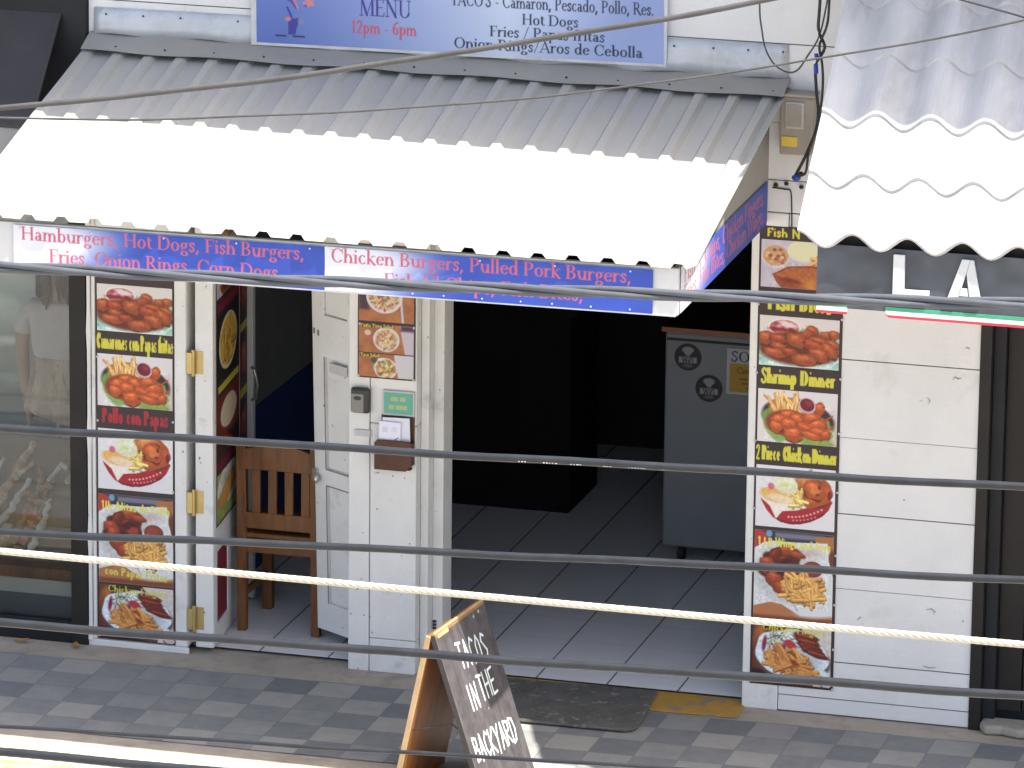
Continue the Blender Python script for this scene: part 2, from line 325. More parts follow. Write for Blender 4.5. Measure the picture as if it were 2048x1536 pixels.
def text(cv, s_, x, y, cap, col, serif=True, stem=.15, hair=.06, width=None, xs=1.0, slope=0.0, gap=.02, alpha=1, anchor='l'):
    """baseline at (x, y), cap height in canvas units, width: total width wanted"""
    tot = sum(G[c][0]+gap for c in s_)*cap
    if width: xs = width/tot
    if anchor == 'c': x = x-tot*xs/2
    st = stem/xs if not serif else stem; hr = hair/xs*.0+hair
    sx = cap*xs; sy = cap
    for ch in s_:
        adv, prims, feet = G[ch]
        w_ = cv.win(x-.3*sx, x+(adv+.3)*sx, y-1.3*sy+min(0, slope*adv*sx), y+.6*sy+max(0, slope*adv*sx))
        if w_ and prims:
            U = (cv.X[w_]-x)/sx; V = -(cv.Y[w_]-y-slope*(cv.X[w_]-x))/sy
            pu, pv = cv.px/sx, cv.py/sy; cov = np.zeros(U.shape)
            def bx(x0, x1, y0, y1): return np.clip(.5-np.maximum(np.maximum(x0-U, U-x1)/pu, np.maximum(y0-V, V-y1)/pv), 0, 1)
            def ring(cx, cy, rx, ry, a0=None, a1=None):
                o = np.hypot((U-cx)/rx, (V-cy)/ry); c = np.clip(.5-(o-1)*min(rx/pu, ry/pv), 0, 1)
                ix, iy = rx-st, ry-(hr if serif else hair)
                if ix > 0 and iy > 0:
                    k = np.hypot((U-cx)/ix, (V-cy)/iy); c = c*(1-np.clip(.5-(k-1)*min(ix/pu, iy/pv), 0, 1))
                if a0 is not None: t = np.degrees(np.arctan2((V-cy)/ry, (U-cx)/rx)) % 360; c = c*((t >= a0) & (t <= a1))
                return c
            def sg(x0, y0, x1, y1, wd):
                dx, dy = (x1-x0), (y1-y0); q = np.clip(((U-x0)*dx*xs*xs+(V-y0)*dy)/((dx*xs)**2+dy*dy+1e-9), 0, 1)
                dd = np.hypot((U-x0-q*dx)*xs, V-y0-q*dy)-wd*min(1, xs*1.15)/2; return np.clip(.5-dd/max(pv, pu*xs), 0, 1)
            for p in prims:
                if p[0] == 'S': c = bx(p[1]-st/2, p[1]+st/2, p[2], p[3])
                elif p[0] == 'B': c = bx(p[1], p[2], p[3]-(hair/2 if p[3] not in (0, 1) else (0 if p[3] == 0 else hair)), p[3]+(hair/2 if p[3] not in (0, 1) else (hair if p[3] == 0 else 0)))
                elif p[0] == 'L': c = sg(p[1], p[2], p[3], p[4], stem if p[5] == 's' else (hair if serif else stem*.9))
                elif p[0] == 'P':
                    c = 0
                    for a, b in zip(p[1][:-1], p[1][1:]): c = np.maximum(c, sg(*a, *b, stem*.8 if serif else stem*.85))
                elif p[0] == 'O': c = ring(*p[1:])
                elif p[0] == 'A': c = ring(*p[1:])
                else:
                    _, x0, y0, x1, y1 = p; xc = x0+(x1-x0)*.35; cy = (y0+y1)/2; ry = (y1-y0)/2; rx = x1-xc
                    o = np.where(U < xc, np.abs(V-cy)/ry, np.hypot((U-xc)/rx, (V-cy)/ry)); c = np.clip(.5-(o-1)*min(rx/pu, ry/pv), 0, 1)*(U > x0)
                    ix, iy = rx-st, ry-hair
                    if ix > 0 and iy > 0:
                        k = np.where(U < xc, np.abs(V-cy)/iy, np.hypot((U-xc)/ix, (V-cy)/iy)); c = c*(1-np.clip(.5-(k-1)*min(ix/pu, iy/pv), 0, 1))
                cov = np.maximum(cov, c)
            if serif:
                for fx, fy in feet: cov = np.maximum(cov, bx(fx-.125, fx+.125, fy if fy <= 0 else fy-.05, fy+.05 if fy <= 0 else fy))
            cv.put(w_, cov*alpha, col)
        y += slope*(adv+gap)*sx; x += (adv+gap)*sx
    return x

YEL, BLK = (214, 206, 40), (52, 38, 40)
# ------------------------------------------------------------------ food pictures (100 wide)
def pic_nuggets(wm, hm, H=58, sat=1):
    c = Canvas(100, H, wm, hm, (212, 204, 198)); c.ell(52, H*.66, 66, 26, (120, 186, 168), 0, 3); c.ell(52, H*.64, 60, 22, (166, 214, 200), 0, 4); c.ell(50, H*.98, 44, 10, (196, 226, 216), 0, 6)
    c.ell(31, H*.26, 21, 11, (150, 110, 96), 0, 3); c.ell(31, H*.23, 21, 11, (232, 216, 208)); c.ell(31, H*.22, 18.5, 8.8, (176, 96, 84)); c.ell(29, H*.25, 15, 6.5, (152, 22, 36), 0, 3, .2, 3); c.ell(35, H*.16, 11, 4, (226, 196, 194), 12, 4, .3, 5); c.ell(24, H*.2, 4, 1.6, (214, 150, 150), 0, 3); c.ell(40, H*.28, 4, 3, (140, 20, 32), 0, 3)
    c.ell(30, H*.36, 17, 3.4, (206, 186, 176), 0, 3)
    c.ell(50, H*.62, 52, 20, (110, 36, 20), 0, 6)
    for i, (x, y, a, b, r) in enumerate([(66, .25, 8, 6, 20), (60, .33, 9, 5, -10), (84, .32, 8, 4.5, 10), (94, .3, 7, 5, 0), (8, .45, 11, 8, -5), (24, .45, 11, 6, 8), (47, .46, 13, 8.5, 10), (74, .46, 13, 5.5, 12), (92, .5, 9, 5, 15), (70, .55, 16, 7, 18), (88, .62, 12, 8, 30), (24, .60, 9, 4, 12), (20, .74, 15, 5.5, 9), (38, .70, 9, 4.5, 8), (76, .72, 12, 8.5, 15), (57, .84, 16, 7, 2)]):
        c.fried(x, y*H, a, b, r, [0, 4, 0, 0][i % 4], 40+i*7)
    c.mottle(0, H*.28, 100, H*.95, .16, 2.2, 3); return c
def pic_shrimp(wm, hm, H=68):
    c = Canvas(100, H, wm, hm, (214, 208, 206)); c.ell(93, H, 22, 40, (196, 184, 170), 0, 14)
    c.ell(51, H*.52, 46, 25, (46, 38, 40), 8, 3); c.ell(47, H*.62, 42, 23, (106, 142, 62), 8, 3, .1, 5); c.ell(24, H*.8, 18, 9, (128, 172, 82), 35, 3, .2, 8); c.ell(70, H*.92, 26, 7, (136, 160, 70), 0, 3, .2, 9); c.ell(84, H*.62, 7, 8, (122, 164, 70), 0, 3, .3, 2); c.ell(88, H*.75, 8, 6, (132, 170, 76), 0, 3, .3, 1)
    c.ell(36, H*.33, 22, 13, (196, 120, 50), 0, 4); c.fries(24, 36, H*.3, 21, 10, 25, 78, 26, 3.2, 5, (230, 170, 88)); c.seg(8, H*.13, 16, H*.24, 3.4, (220, 140, 70)); c.seg(14, H*.2, 24, H*.48, 3.2, (232, 178, 98))
    c.ell(38, H*.62, 28, 17, (150, 44, 20), 0, 4)
    for i, (x, y, a, b, r) in enumerate([(78, .30, 6, 8, 0), (38, .48, 12, 8, -10), (50, .54, 11, 9, 20), (68, .50, 12, 9, 10), (28, .58, 11, 9, 0), (76, .62, 12, 8, -15), (40, .64, 12, 9, 0), (62, .68, 14, 5, 20), (78, .75, 14, 6, 10), (24, .70, 9, 8, 20), (46, .82, 12, 10, 0), (68, .82, 14, 5, 15), (86, .79, 6, 6, 0)]):
        c.fried(x, y*H, a, b, r, 1, 80+i*5)
    c.line([(82, H*.55), (90, H*.46), (94, H*.42)], 2.2, (196, 60, 40)); c.line([(84, H*.7), (92, H*.66), (95, H*.62)], 2.4, (206, 50, 40)); c.line([(56, H*.6), (66, H*.64), (70, H*.62)], 3.4, (216, 70, 36))
    c.ell(62, H*.26, 11, 10, (196, 160, 176), 25); c.ell(62, H*.25, 9.2, 8, (112, 20, 34), 25); c.ell(64, H*.22, 5, 3, (150, 36, 46), 25, 3)
    c.mottle(10, H*.3, 96, H*.98, .14, 2, 6); return c
def pic_basket(wm, hm, H=78):
    c = Canvas(100, H, wm, hm, (216, 214, 216)); c.poly([(58, H*.1), (70, 0), (72, H*.1), (80, H*.2), (60, H*.2)], (146, 134, 138))
    c.poly([(5, H*.5), (95, H*.5), (97, H*.52), (92, H*.66), (84, H*.77), (70, H*.87), (56, H*.925), (44, H*.935), (32, H*.91), (22, H*.84), (14, H*.73), (8, H*.6)], (178, 22, 36)); c.poly([(92, H*.66), (84, H*.77), (70, H*.87), (56, H*.925), (44, H*.935), (32, H*.91), (22, H*.84), (34, H*.875), (48, H*.895), (66, H*.84), (82, H*.73)], (138, 16, 30))
    for i in range(10): c.ell(42+i*4.6, H*(.815-.006*i*i*.32), 1.4, 1.2, (232, 168, 160))
    for i in range(7): c.ell(48+i*4.6, H*(.865-.006*i*i*.35), 1.2, 1, (222, 130, 128))
    c.poly([(3, H*.5), (10, H*.42), (60, H*.4), (97, H*.48), (80, H*.58), (52, H*.70), (34, H*.73), (26, H*.86), (18, H*.66)], (232, 220, 206))
    c.fried(70, H*.3, 22, 18, 30, 1, 3); c.fried(66, H*.2, 16, 12, -10, 2, 9); c.fried(84, H*.42, 14, 10, -50, 1, 13); c.fried(76, H*.52, 18, 8, -12, 1, 17); c.fried(74, H*.34, 15, 12, 20, 1, 21); c.ell(74, H*.36, 6, 5, (226, 116, 44), 0, 5); c.ell(80, H*.3, 2, 3, (120, 34, 16)); c.ell(78, H*.42, 3, 1.6, (130, 38, 16)); c.ell(90, H*.33, 4, 5, (206, 76, 34), 0, 2); c.ell(93, H*.42, 2.4, 6, (128, 20, 34))
    c.fries(26, 50, H*.5, 11, 10, 13, 40, 60, 2.8, 8, (232, 190, 92))
    c.ell(24, H*.48, 19, 9, (224, 178, 116), 8, 3); c.ell(22, H*.44, 14, 5, (234, 168, 84), 10, 3); c.ell(32, H*.53, 16, 5, (238, 206, 160), 10, 3); c.ell(12, H*.42, 5, 4, (236, 176, 60), 0, 2)
    c.ell(38, H*.3, 15, 11, (214, 214, 170), 8); c.ell(37, H*.26, 12, 7, (226, 228, 186), 0, 3, .2, 4); c.ell(36, H*.3, 6, 4, (206, 216, 150), 0, 4); c.ell(19, H*.34, 4, 4.4, (214, 92, 110), 0, 2)
    c.mottle(4, H*.12, 96, H*.72, .08, 2, 9); return c
def pic_wings(wm, hm, H=106, cap=None, cap2=None):
    c = Canvas(100, H, wm, hm, (204, 210, 208)); c.rect(0, 0, 100, 12, (54, 44, 60)); c.ell(18, 4, 4, 4, (90, 150, 190), 0, 2); c.rect(26, 2, 88, 8, (108, 108, 130), 4); c.poly([(0, 0), (12, 2), (20, 16), (12, 26), (0, 30)], (190, 40, 38)); c.poly([(76, 4), (100, 2), (100, 60), (92, 34), (96, 18), (78, 14)], (176, 104, 48)); c.ell(98, 34, 5, 16, (112, 52, 30), 0, 3)
    c.poly([(0, 22), (12, 14), (92, 10), (94, 30), (100, 50), (100, 92), (60, 96), (0, 86)], (214, 216, 212)); c.ell(38, 50, 38, 34, (188, 190, 186), 10, 12); c.ell(70, 24, 14, 6, (196, 178, 176), 0, 8)
    c.poly([(0, 90), (22, 84), (36, 86), (60, 98), (100, 95), (100, H), (0, H)], (186, 108, 58)); c.rect(0, H-6, 100, H, (128, 62, 40), 5); c.ell(86, 90, 30, 8, (216, 218, 216), -8, 6); c.line([(52, 86), (56, 92)], 1.6, (214, 130, 140))
    c.ell(34, 42, 26, 24, (88, 26, 24), 0, 4, .15, 4)
    for i, (x, y, a, b, r) in enumerate([(40, 22, 14, 6, -8), (54, 26, 9, 4, 10), (26, 28, 10, 7, -40), (16, 38, 9, 7, 10), (20, 46, 9, 8, 40), (46, 42, 8, 6, 0), (38, 33, 8, 5, 0), (26, 56, 11, 10, 20), (36, 66, 12, 8, 15), (48, 52, 9, 6, 30)]): c.fried(x, y, a, b, r, [4, 4, 3, 4][i % 4], 20+i*9)
    c.ell(42, 36, 8, 5, (70, 16, 24), 0, 4); c.ell(33, 48, 5, 3, (60, 14, 20), 0, 4); c.ell(46, 40, 4, 3, (186, 40, 40), 0, 3)
    c.ell(74, 44, 15, 11, (216, 206, 204)); c.ell(74, 42, 13, 9.5, (134, 44, 34)); c.ell(72, 40, 10, 5, (150, 58, 40), 0, 4)
    c.ell(62, 68, 26, 16, (176, 108, 40), -8, 4); c.fries(64, 62, 66, 25, 15, 22, 30, 70, 3.8, 6, (224, 152, 62))
    c.mottle(6, 16, 96, 88, .12, 2.4, 12)
    if cap: text(c, cap, 50, 17.5, 9, (228, 220, 60), False, .23, .16, width=92, slope=.02, anchor='c', gap=.05)
    if cap2: text(c, cap2, 50, 96, 9.5, (222, 214, 60), False, .22, .16, width=84, slope=.04, anchor='c', gap=.05)
    return c
def pic_fingers(wm, hm, H=76):
    c = Canvas(100, H, wm, hm, (104, 54, 34)); c.ell(8, 20, 7, 16, (186, 96, 36), 12, 5); c.ell(6, 50, 8, 30, (110, 40, 26), 0, 8); c.rect(14, 0, 62, 9, (50, 34, 30), 6); c.poly([(58, 0), (100, 0), (100, H), (78, H), (92, 40)], (208, 196, 186)); c.poly([(0, H*.78), (40, H*.84), (70, H), (0, H)], (40, 26, 32)); c.ell(92, H*.9, 10, 12, (206, 180, 176), 0, 8); c.line([(84, H*.92), (90, H)], 1.6, (90, 50, 50))
    c.ell(51, H*.55, 47, 33, (90, 70, 64), 6, 4, .05, 12); c.ell(50, H*.5, 46, 31, (222, 234, 238), 6, 2, .05, 12); c.ell(22, H*.36, 14, 11, (212, 226, 232), 0, 3); c.ell(72, H*.78, 26, 12, (214, 226, 230), 10, 3); c.line([(10, H*.33), (26, H*.32)], 1, (110, 190, 170)); c.ell(52, H*.55, 36, 19, (186, 198, 200), 8, 8)
    r = np.random.RandomState(9)
    for i in range(90):
        x, y = 22+r.rand()*34, H*(.14+r.rand()*.26); k = [(196, 206, 166), (170, 190, 140), (150, 110, 140), (228, 228, 210), (112, 60, 96), (96, 120, 96)][r.randint(6)]; a = r.uniform(0, 3.1); c.seg(x, y, x+6*math.cos(a), y+6*math.sin(a), 1.8, k)
    c.ell(15, H*.36, 2.6, 10, (150, 30, 50), 8, 2); c.ell(48, H*.34, 8, 5, (196, 40, 44), 30, 2); c.ell(34, H*.4, 8, 4, (160, 34, 40), 0, 3)
    for i, (x, y, b) in enumerate([(68, .19, 4.5), (70, .27, 4.5), (73, .35, 4.5), (76, .41, 5), (82, .46, 4)]): c.fried(x, y*H, 15, b, 10+i*2, 3, 60+i*11); c.seg(x-11, y*H-2, x+9, y*H+1, 1.4, (176, 70, 50))
    c.ell(46, H*.62, 30, 14, (140, 66, 26), 10, 5); c.fries(40, 44, H*.6, 23, 12, 24, 20, 50, 4.2, 3, (214, 130, 50)); c.fries(12, 66, H*.76, 16, 6, 26, 4, 22, 4.2, 31, (216, 132, 48)); c.seg(22, H*.46, 24, H*.72, 5, (222, 146, 62)); c.ell(54, H*.64, 6, 3, (150, 50, 26), 30, 4)
    c.mottle(0, 6, 100, H, .1, 2.2, 15)
    text(c, 'Chicken Fingers', 52, 10, 9, (214, 204, 50), True, .2, .09, width=80, slope=.03, anchor='c', alpha=.95); return c
def pic_fish(wm, hm, H=58):
    c = Canvas(100, H, wm, hm, (186, 178, 196)); c.mottle(0, 0, 100, H, .06, 9, 8); c.ell(18, H*.34, 18, H*.24, (206, 190, 190)); c.ell(18, H*.33, 16, H*.22, (196, 150, 104))
    for i in range(26): q = np.random.RandomState(i); c.ell(18+q.uniform(-11, 11), H*.34+q.uniform(-8, 8), 2.6, 2, [(170, 84, 50), (212, 176, 124), (150, 66, 46), (200, 130, 80)][i % 4], 0, 2)
    c.ell(52, H*.2, 20, H*.23, (208, 206, 186)); c.ell(52, H*.19, 18, H*.205, (218, 216, 164), 0, 2); c.fries(16, 82, H*.4, 16, 8, 26, -8, 20, 3.8, 12, (206, 142, 74))
    c.poly([(14, H*.72), (34, H*.54), (60, H*.5), (100, H*.5), (100, H), (26, H), (20, H*.9)], (150, 62, 24)); c.poly([(18, H*.72), (36, H*.57), (60, H*.54), (100, H*.55), (100, H*.8), (60, H*.84), (40, H*.9)], (182, 88, 30)); c.ell(74, H*.9, 26, H*.14, (196, 112, 36), 0, 6); c.ell(38, H*.84, 14, 3, (120, 40, 20), 10, 4); c.mottle(14, H*.5, 100, H, .16, 4, 19); return c
def pic_salad(wm, hm, kind, H=56):
    c = Canvas(100, H, wm, hm, (172, 98, 50)); c.mottle(0, 0, 100, H, .14, 14, 5+kind)
    r = np.random.RandomState(30+kind)
    if kind == 0:
        c.rect(0, 0, 18, H*.7, (66, 44, 56), 6); c.poly([(76, 0), (82, H), (78, H), (72, 0)], (190, 186, 206)); cx, cy, a, b = 46, H*.34, 33, 30; pal = [(196, 40, 62), (214, 180, 120), (170, 30, 60), (206, 150, 110), (120, 130, 70), (222, 206, 160)]
    elif kind == 1:
        c.poly([(74, 0), (100, 0), (100, H), (84, H)], (186, 176, 190)); c.rect(76, 0, 100, 10, (70, 46, 60), 5); c.ell(16, 16, 6, 5, (210, 180, 160)); cx, cy, a, b = 50, H*.52, 24, 22; pal = [(206, 190, 130), (196, 120, 90), (168, 160, 90), (222, 206, 160), (190, 84, 70)]
    else:
        c.poly([(64, 0), (100, 0), (100, H), (72, H), (66, 12)], (196, 190, 196)); c.ell(42, 12, 10, 5, (232, 228, 224), -8, 2); c.ell(28, 12, 6, 5, (84, 64, 50), 0, 3); c.ell(30, 24, 5, 6, (120, 170, 50), 0, 2); cx, cy, a, b = 49, H*.62, 21, 19; pal = [(206, 120, 50), (150, 150, 70), (214, 190, 120), (196, 80, 40), (90, 110, 50), (226, 206, 150)]
    c.ell(cx, cy, a, b, (206, 200, 214)); c.ell(cx, cy-.6, a*.87, b*.84, (206, 188, 140))
    for i in range(150):
        t = r.uniform(0, 6.28); k = math.sqrt(r.rand())*.82; c.ell(cx+a*k*math.cos(t), cy+b*k*math.sin(t), r.uniform(1.4, 3.4), r.uniform(1, 2.4), pal[r.randint(len(pal))], r.uniform(0, 180), 2)
    return c

# ------------------------------------------------------------------ ground, pavement, road
def sheet(name, m, x0, x1, y0, y1, z, n=1):
    return tag(MB().grid(n+1, n+1, lambda a, b: (x0+(x1-x0)*a, y0+(y1-y0)*b, z)).build(name, m), kind='structure')
CONC = mat('concrete', (.36, .31, .245), .85, var=.14, vs=4, c2=(.26, .225, .18), t=(.5, .7), ts=6, bump=.3, bs=60, chips=(.13, .12, .11), cs=14, ct=.7)
KERBM = mat('kerb_concrete', (.31, .285, .235), .85, var=.1, vs=5, bump=.3, c2=(.24, .215, .17), t=(.55, .7), ts=5)
ASPH = mat('concrete_road', (.42, .395, .36), .9, var=.12, vs=6, bump=.3)
GRND = mat('far_ground', (.30, .27, .22), .9)
OCHRE = mat('worn_ochre_paint', (.42, .235, .045), .7, var=.15, vs=8, c2=(.24, .21, .17), t=(.52, .62), ts=7, bump=.25)
KYEL = mat('kerb_yellow', (.33, .235, .09), .8, var=.2, c2=(.30, .265, .20), t=(.46, .58), ts=9)

def tilemat():
    m = bpy.data.materials.new('checker_paving'); m.use_nodes = True; n = m.node_tree.nodes; l = m.node_tree.links; b = n['Principled BSDF']
    tc = n.new('ShaderNodeTexCoord'); sp = n.new('ShaderNodeSeparateXYZ')
    nz = n.new('ShaderNodeTexNoise'); nz.inputs['Scale'].default_value = 5; nz.inputs['Detail'].default_value = 4; l.new(tc.outputs['Object'], nz.inputs['Vector'])
    def mth(op, a, bb=None):
        q = n.new('ShaderNodeMath'); q.operation = op
        for i, v in enumerate((a, bb)):
            if v is None: continue
            if hasattr(v, 'links'): l.new(v, q.inputs[i])
            else: q.inputs[i].default_value = v
        return q.outputs[0]
    wob = n.new('ShaderNodeVectorMath'); wob.operation = 'MULTIPLY_ADD'; l.new(nz.outputs[1], wob.inputs[0]); wob.inputs[1].default_value = (.016, .016, 0); l.new(tc.outputs['Object'], wob.inputs[2])
    l.new(wob.outputs[0], sp.inputs[0])
    U = mth('DIVIDE', mth('SUBTRACT', sp.outputs[0], 1.509), .1953); V = mth('DIVIDE', mth('SUBTRACT', mth('SUBTRACT', sp.outputs[1], mth('MULTIPLY', sp.outputs[0], .012)), -.214), .197)
    fu, fv = mth('FLOOR', U), mth('FLOOR', V); chk = mth('MODULO', mth('ABSOLUTE', mth('ADD', fu, fv)), 2)
    cb = n.new('ShaderNodeCombineXYZ'); l.new(fu, cb.inputs[0]); l.new(fv, cb.inputs[1]); wn = n.new('ShaderNodeTexWhiteNoise'); l.new(cb.outputs[0], wn.inputs['Vector'])
    n2 = n.new('ShaderNodeTexNoise'); n2.inputs['Scale'].default_value = 9; n2.inputs['Detail'].default_value = 6; n2.inputs['Roughness'].default_value = .7; l.new(tc.outputs['Object'], n2.inputs['Vector'])
    fac = mth('ADD', mth('MULTIPLY', chk, .52), mth('MULTIPLY', wn.outputs[0], .52)); fac = mth('ADD', fac, mth('MULTIPLY', mth('SUBTRACT', n2.outputs[0], .5), .95))
    rp = n.new('ShaderNodeValToRGB'); l.new(fac, rp.inputs[0]); e = rp.color_ramp.elements; e[0].position = .0; e[0].color = (.142, .148, .151, 1); e[1].position = 1; e[1].color = (.30, .287, .255, 1)
    q = e.new(.5); q.color = (.212, .212, .204, 1)
    ed = mth('MINIMUM', mth('MINIMUM', mth('FRACT', U), mth('SUBTRACT', 1, mth('FRACT', U))), mth('MINIMUM', mth('FRACT', V), mth('SUBTRACT', 1, mth('FRACT', V))))
    gr = mth('LESS_THAN', ed, .018); mx = n.new('ShaderNodeMix'); mx.data_type = 'RGBA'; l.new(mth('MULTIPLY', gr, .45), mx.inputs[0]); l.new(rp.outputs[0], mx.inputs[6]); mx.inputs[7].default_value = (.12, .11, .10, 1)
    l.new(mx.outputs[2], b.inputs['Base Color']); b.inputs['Roughness'].default_value = .75
    bp = n.new('ShaderNodeBump'); bp.inputs['Strength'].default_value = .25; bp.inputs['Distance'].default_value = .006; l.new(n2.outputs[0], bp.inputs['Height']); l.new(bp.outputs[0], b.inputs['Normal'])
    return m
def floormat():
    m = bpy.data.materials.new('white_floor_tile'); m.use_nodes = True; n = m.node_tree.nodes; l = m.node_tree.links; b = n['Principled BSDF']
    tc = n.new('ShaderNodeTexCoord'); sp = n.new('ShaderNodeSeparateXYZ'); l.new(tc.outputs['Object'], sp.inputs[0])
    def mth(op, a, bb=None):
        q = n.new('ShaderNodeMath'); q.operation = op
        for i, v in enumerate((a, bb)):
            if v is None: continue
            if hasattr(v, 'links'): l.new(v, q.inputs[i])
            else: q.inputs[i].default_value = v
        return q.outputs[0]
    U = mth('FRACT', mth('DIVIDE', mth('ADD', sp.outputs[0], .119), .3185)); V = mth('FRACT', mth('DIVIDE', mth('SUBTRACT', sp.outputs[1], .02), .3185))
    gu = mth('LESS_THAN', mth('ABSOLUTE', mth('SUBTRACT', U, .5)), .488); gv = mth('LESS_THAN', mth('ABSOLUTE', mth('SUBTRACT', V, .5)), .493)
    nz = n.new('ShaderNodeTexNoise'); nz.inputs['Scale'].default_value = 3; l.new(tc.outputs['Object'], nz.inputs['Vector'])
    def mix(f, a, bb):
        q = n.new('ShaderNodeMix'); q.data_type = 'RGBA'; l.new(f, q.inputs[0])
        for i, v in ((6, a), (7, bb)):
            if hasattr(v, 'links'): l.new(v, q.inputs[i])
            else: q.inputs[i].default_value = (*v, 1)
        return q.outputs[2]
    base = mix(nz.outputs[0], (.76, .74, .735), (.86, .845, .835)); base = mix(gv, (.60, .585, .58), base); base = mix(gu, (.10, .095, .095), base)
    l.new(base, b.inputs['Base Color']); b.inputs['Roughness'].default_value = .28
    return m

sheet('ground', GRND, -300, 300, -300, 300, -.165)
sheet('road', ASPH, -60, 60, -14, -1.78, -.135)
sheet('pavement', CONC, -30, 30, -1.5, .12, 0)
tag(MB().grid(2, 2, lambda a, b: (-12+24*a, (-1.199+.985*b)+.012*(-12+24*a), .004)).build('pavement_tiles', tilemat()), kind='structure')
tag(MB().box(-30, 30, -1.78, -1.5, -.16, .003).build('kerb', KERBM, None, .015), kind='structure')
tag(MB().box(-30, 30, -1.785, -1.64, -.155, .008).build('kerb_paint', KYEL, None, .01), kind='structure')
sheet('floor', floormat(), -.92, 2.46, .085, 4.0, .016)
th = MB()
pts = [(.37, -.17), (.66, -.185), (1.0, -.175), (1.44, -.18), (1.80, -.17), (1.79, .078), (1.2, .083), (.8, .083), (.4, .08)]
th.prism(pts, .0045, .009, lambda u, v, w_: (u, v, w_)); tag(th.build('threshold_paint', OCHRE), kind='structure')

# ------------------------------------------------------------------ the white shop
shop = thing('shop_building', 'white boarded food shop with two open doorways under a metal awning', 'shop', (.8, 0, 0))
JOINT = mat('board_joint', (.17, .16, .15), .9)
def boards(name, x0, x1, zs, m, parent, y0=.0, y1=.03, seed=1):
    rr = random.Random(seed); b = MB(); b.box(x0+.002, x1-.002, y0+.006, y1, zs[0], zs[-1], 1)
    for a, c in zip(zs[:-1], zs[1:]):
        o = rr.uniform(-.0025, .0025); g = rr.choice([.0018, .0025, .0035]); b.box(x0, x1, y0+o, y0+.005+o, a+g, c-.0015)
    return b.build(name, [m, JOINT], parent)
boards('wall', 1.942, 2.775, [.004, .075, .242, .574, .906, 1.243, 1.585, 1.92, 2.2], WHITE, shop, 0, .03, 3)
boards('upper_wall', -1.185, 2.9, [2.202, 2.34, 2.587, 2.925, 3.26, 3.6, 3.93, 4.2], WHITE, shop, .001, .04, 4)
box('wall_core', WHITE, shop, 1.95, 2.77, .035, .16, 0, 2.2, 0)
box('door_post', WHITEC, shop, 1.78, 1.938, -.004, .15, 0, 2.2, .006)
# left post with an uneven bottom trim
lp = MB(); lp.box(-1.183, -.744, 0, .13, .028, 2.2); lp.box(-1.205, -.735, -.012, .0, 0, .03)
lp.box(-1.183, -1.166, -.012, -.0005, .031, 2.2); lp.box(-.798, -.744, -.010, -.0005, .031, 2.2); lp.build('door_post', WHITEC, shop, .004)
pb = MB(); pb.tube([(-1.192, -.016, z) for z in np.linspace(.03, 2.2, 24)], [.009+.004*(i % 5 == 0) for i in range(24)], 8); pb.build('conduit', WHITEC, shop)
pl = MB(); pl.box(0, .094, -.002, .14, .0, 2.2); pl.box(.097, .307, 0, .14, .0, .152); pl.box(.097, .307, .0005, .14, .1545, 1.13); pl.box(.097, .307, 0, .14, 1.1325, 2.2)
pl.build('pillar', WHITEC, shop, .004)
box('pillar_core', GAP, shop, .01, .3, .01, .13, .01, 2.2, 0)
fr = MB(); fr.box(.3085, .345, .06, .19, .05, 2.2); fr.box(.3455, .392, .13, .27, .05, 2.2); fr.build('door_frame', WHITEC, shop, .004)
st_ = MB()
for z in (.185, .20, .215): st_.box(.350, .366, .124, .1295, z-.004, z+.006)
st_.build('strike_plate', DARK, shop)
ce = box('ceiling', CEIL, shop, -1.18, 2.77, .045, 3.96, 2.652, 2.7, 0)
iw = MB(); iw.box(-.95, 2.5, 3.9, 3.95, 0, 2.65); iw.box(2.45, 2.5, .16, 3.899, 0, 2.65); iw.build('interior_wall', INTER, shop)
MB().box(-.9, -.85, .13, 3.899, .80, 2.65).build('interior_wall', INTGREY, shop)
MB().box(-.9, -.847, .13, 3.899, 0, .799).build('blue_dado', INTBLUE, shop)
MB().box(-1.3, 2.715, -.915, 7.6, 4.2, 4.32).build('roof', FLASH, shop)
# hardware holes and screws scattered on the upright boards
rr = random.Random(8)
dots('screw', DARK, shop, [(x, -.002, z) for x, z in [(.2, .9), (.255, .895), (.19, 1.03), (.06, .42), (.1, .25), (.11, .18), (.28, .6)]]+[(rr.uniform(1.98, 2.74), -.003, rr.uniform(.05, 2.1)) for i in range(8)], .003, .002, .003)
dots('insulator', DARK, shop, [(x, -.010, z) for x, z in [(1.88, 2.322), (1.925, 2.33), (1.99, 2.32)]], .011, .012, .009)

def squiggle(parent, pts, y=-.0046):
    b_ = MB(); b_.tube([(x, y, z) for x, z in pts], [.0008]+[.0026]*(len(pts)-2)+[.0008], 5); b_.build('scuff', SCUFF, parent)
SCUFF = mat('scuff_mark', (.33, .325, .315), .9)
for q in ([(2.555, 1.45), (2.566, 1.437), (2.560, 1.42)], [(2.52, 1.43), (2.535, 1.433)], [(2.66, 1.535), (2.672, 1.548), (2.685, 1.54), (2.70, 1.548)], [(2.71, 1.675), (2.722, 1.68), (2.73, 1.672)], [(2.58, .515), (2.60, .522), (2.618, .508), (2.61, .498)], [(2.28, .44), (2.29, .452), (2.298, .458)], [(2.30, .43), (2.312, .425)], [(2.57, .265), (2.60, .258), (2.63, .264)], [(2.69, .245), (2.71, .247)], [(.12, .905), (.135, .912), (.14, .905)], [(2.05, 2.0), (2.07, 2.006), (2.09, 2.0)]): squiggle(shop, q)
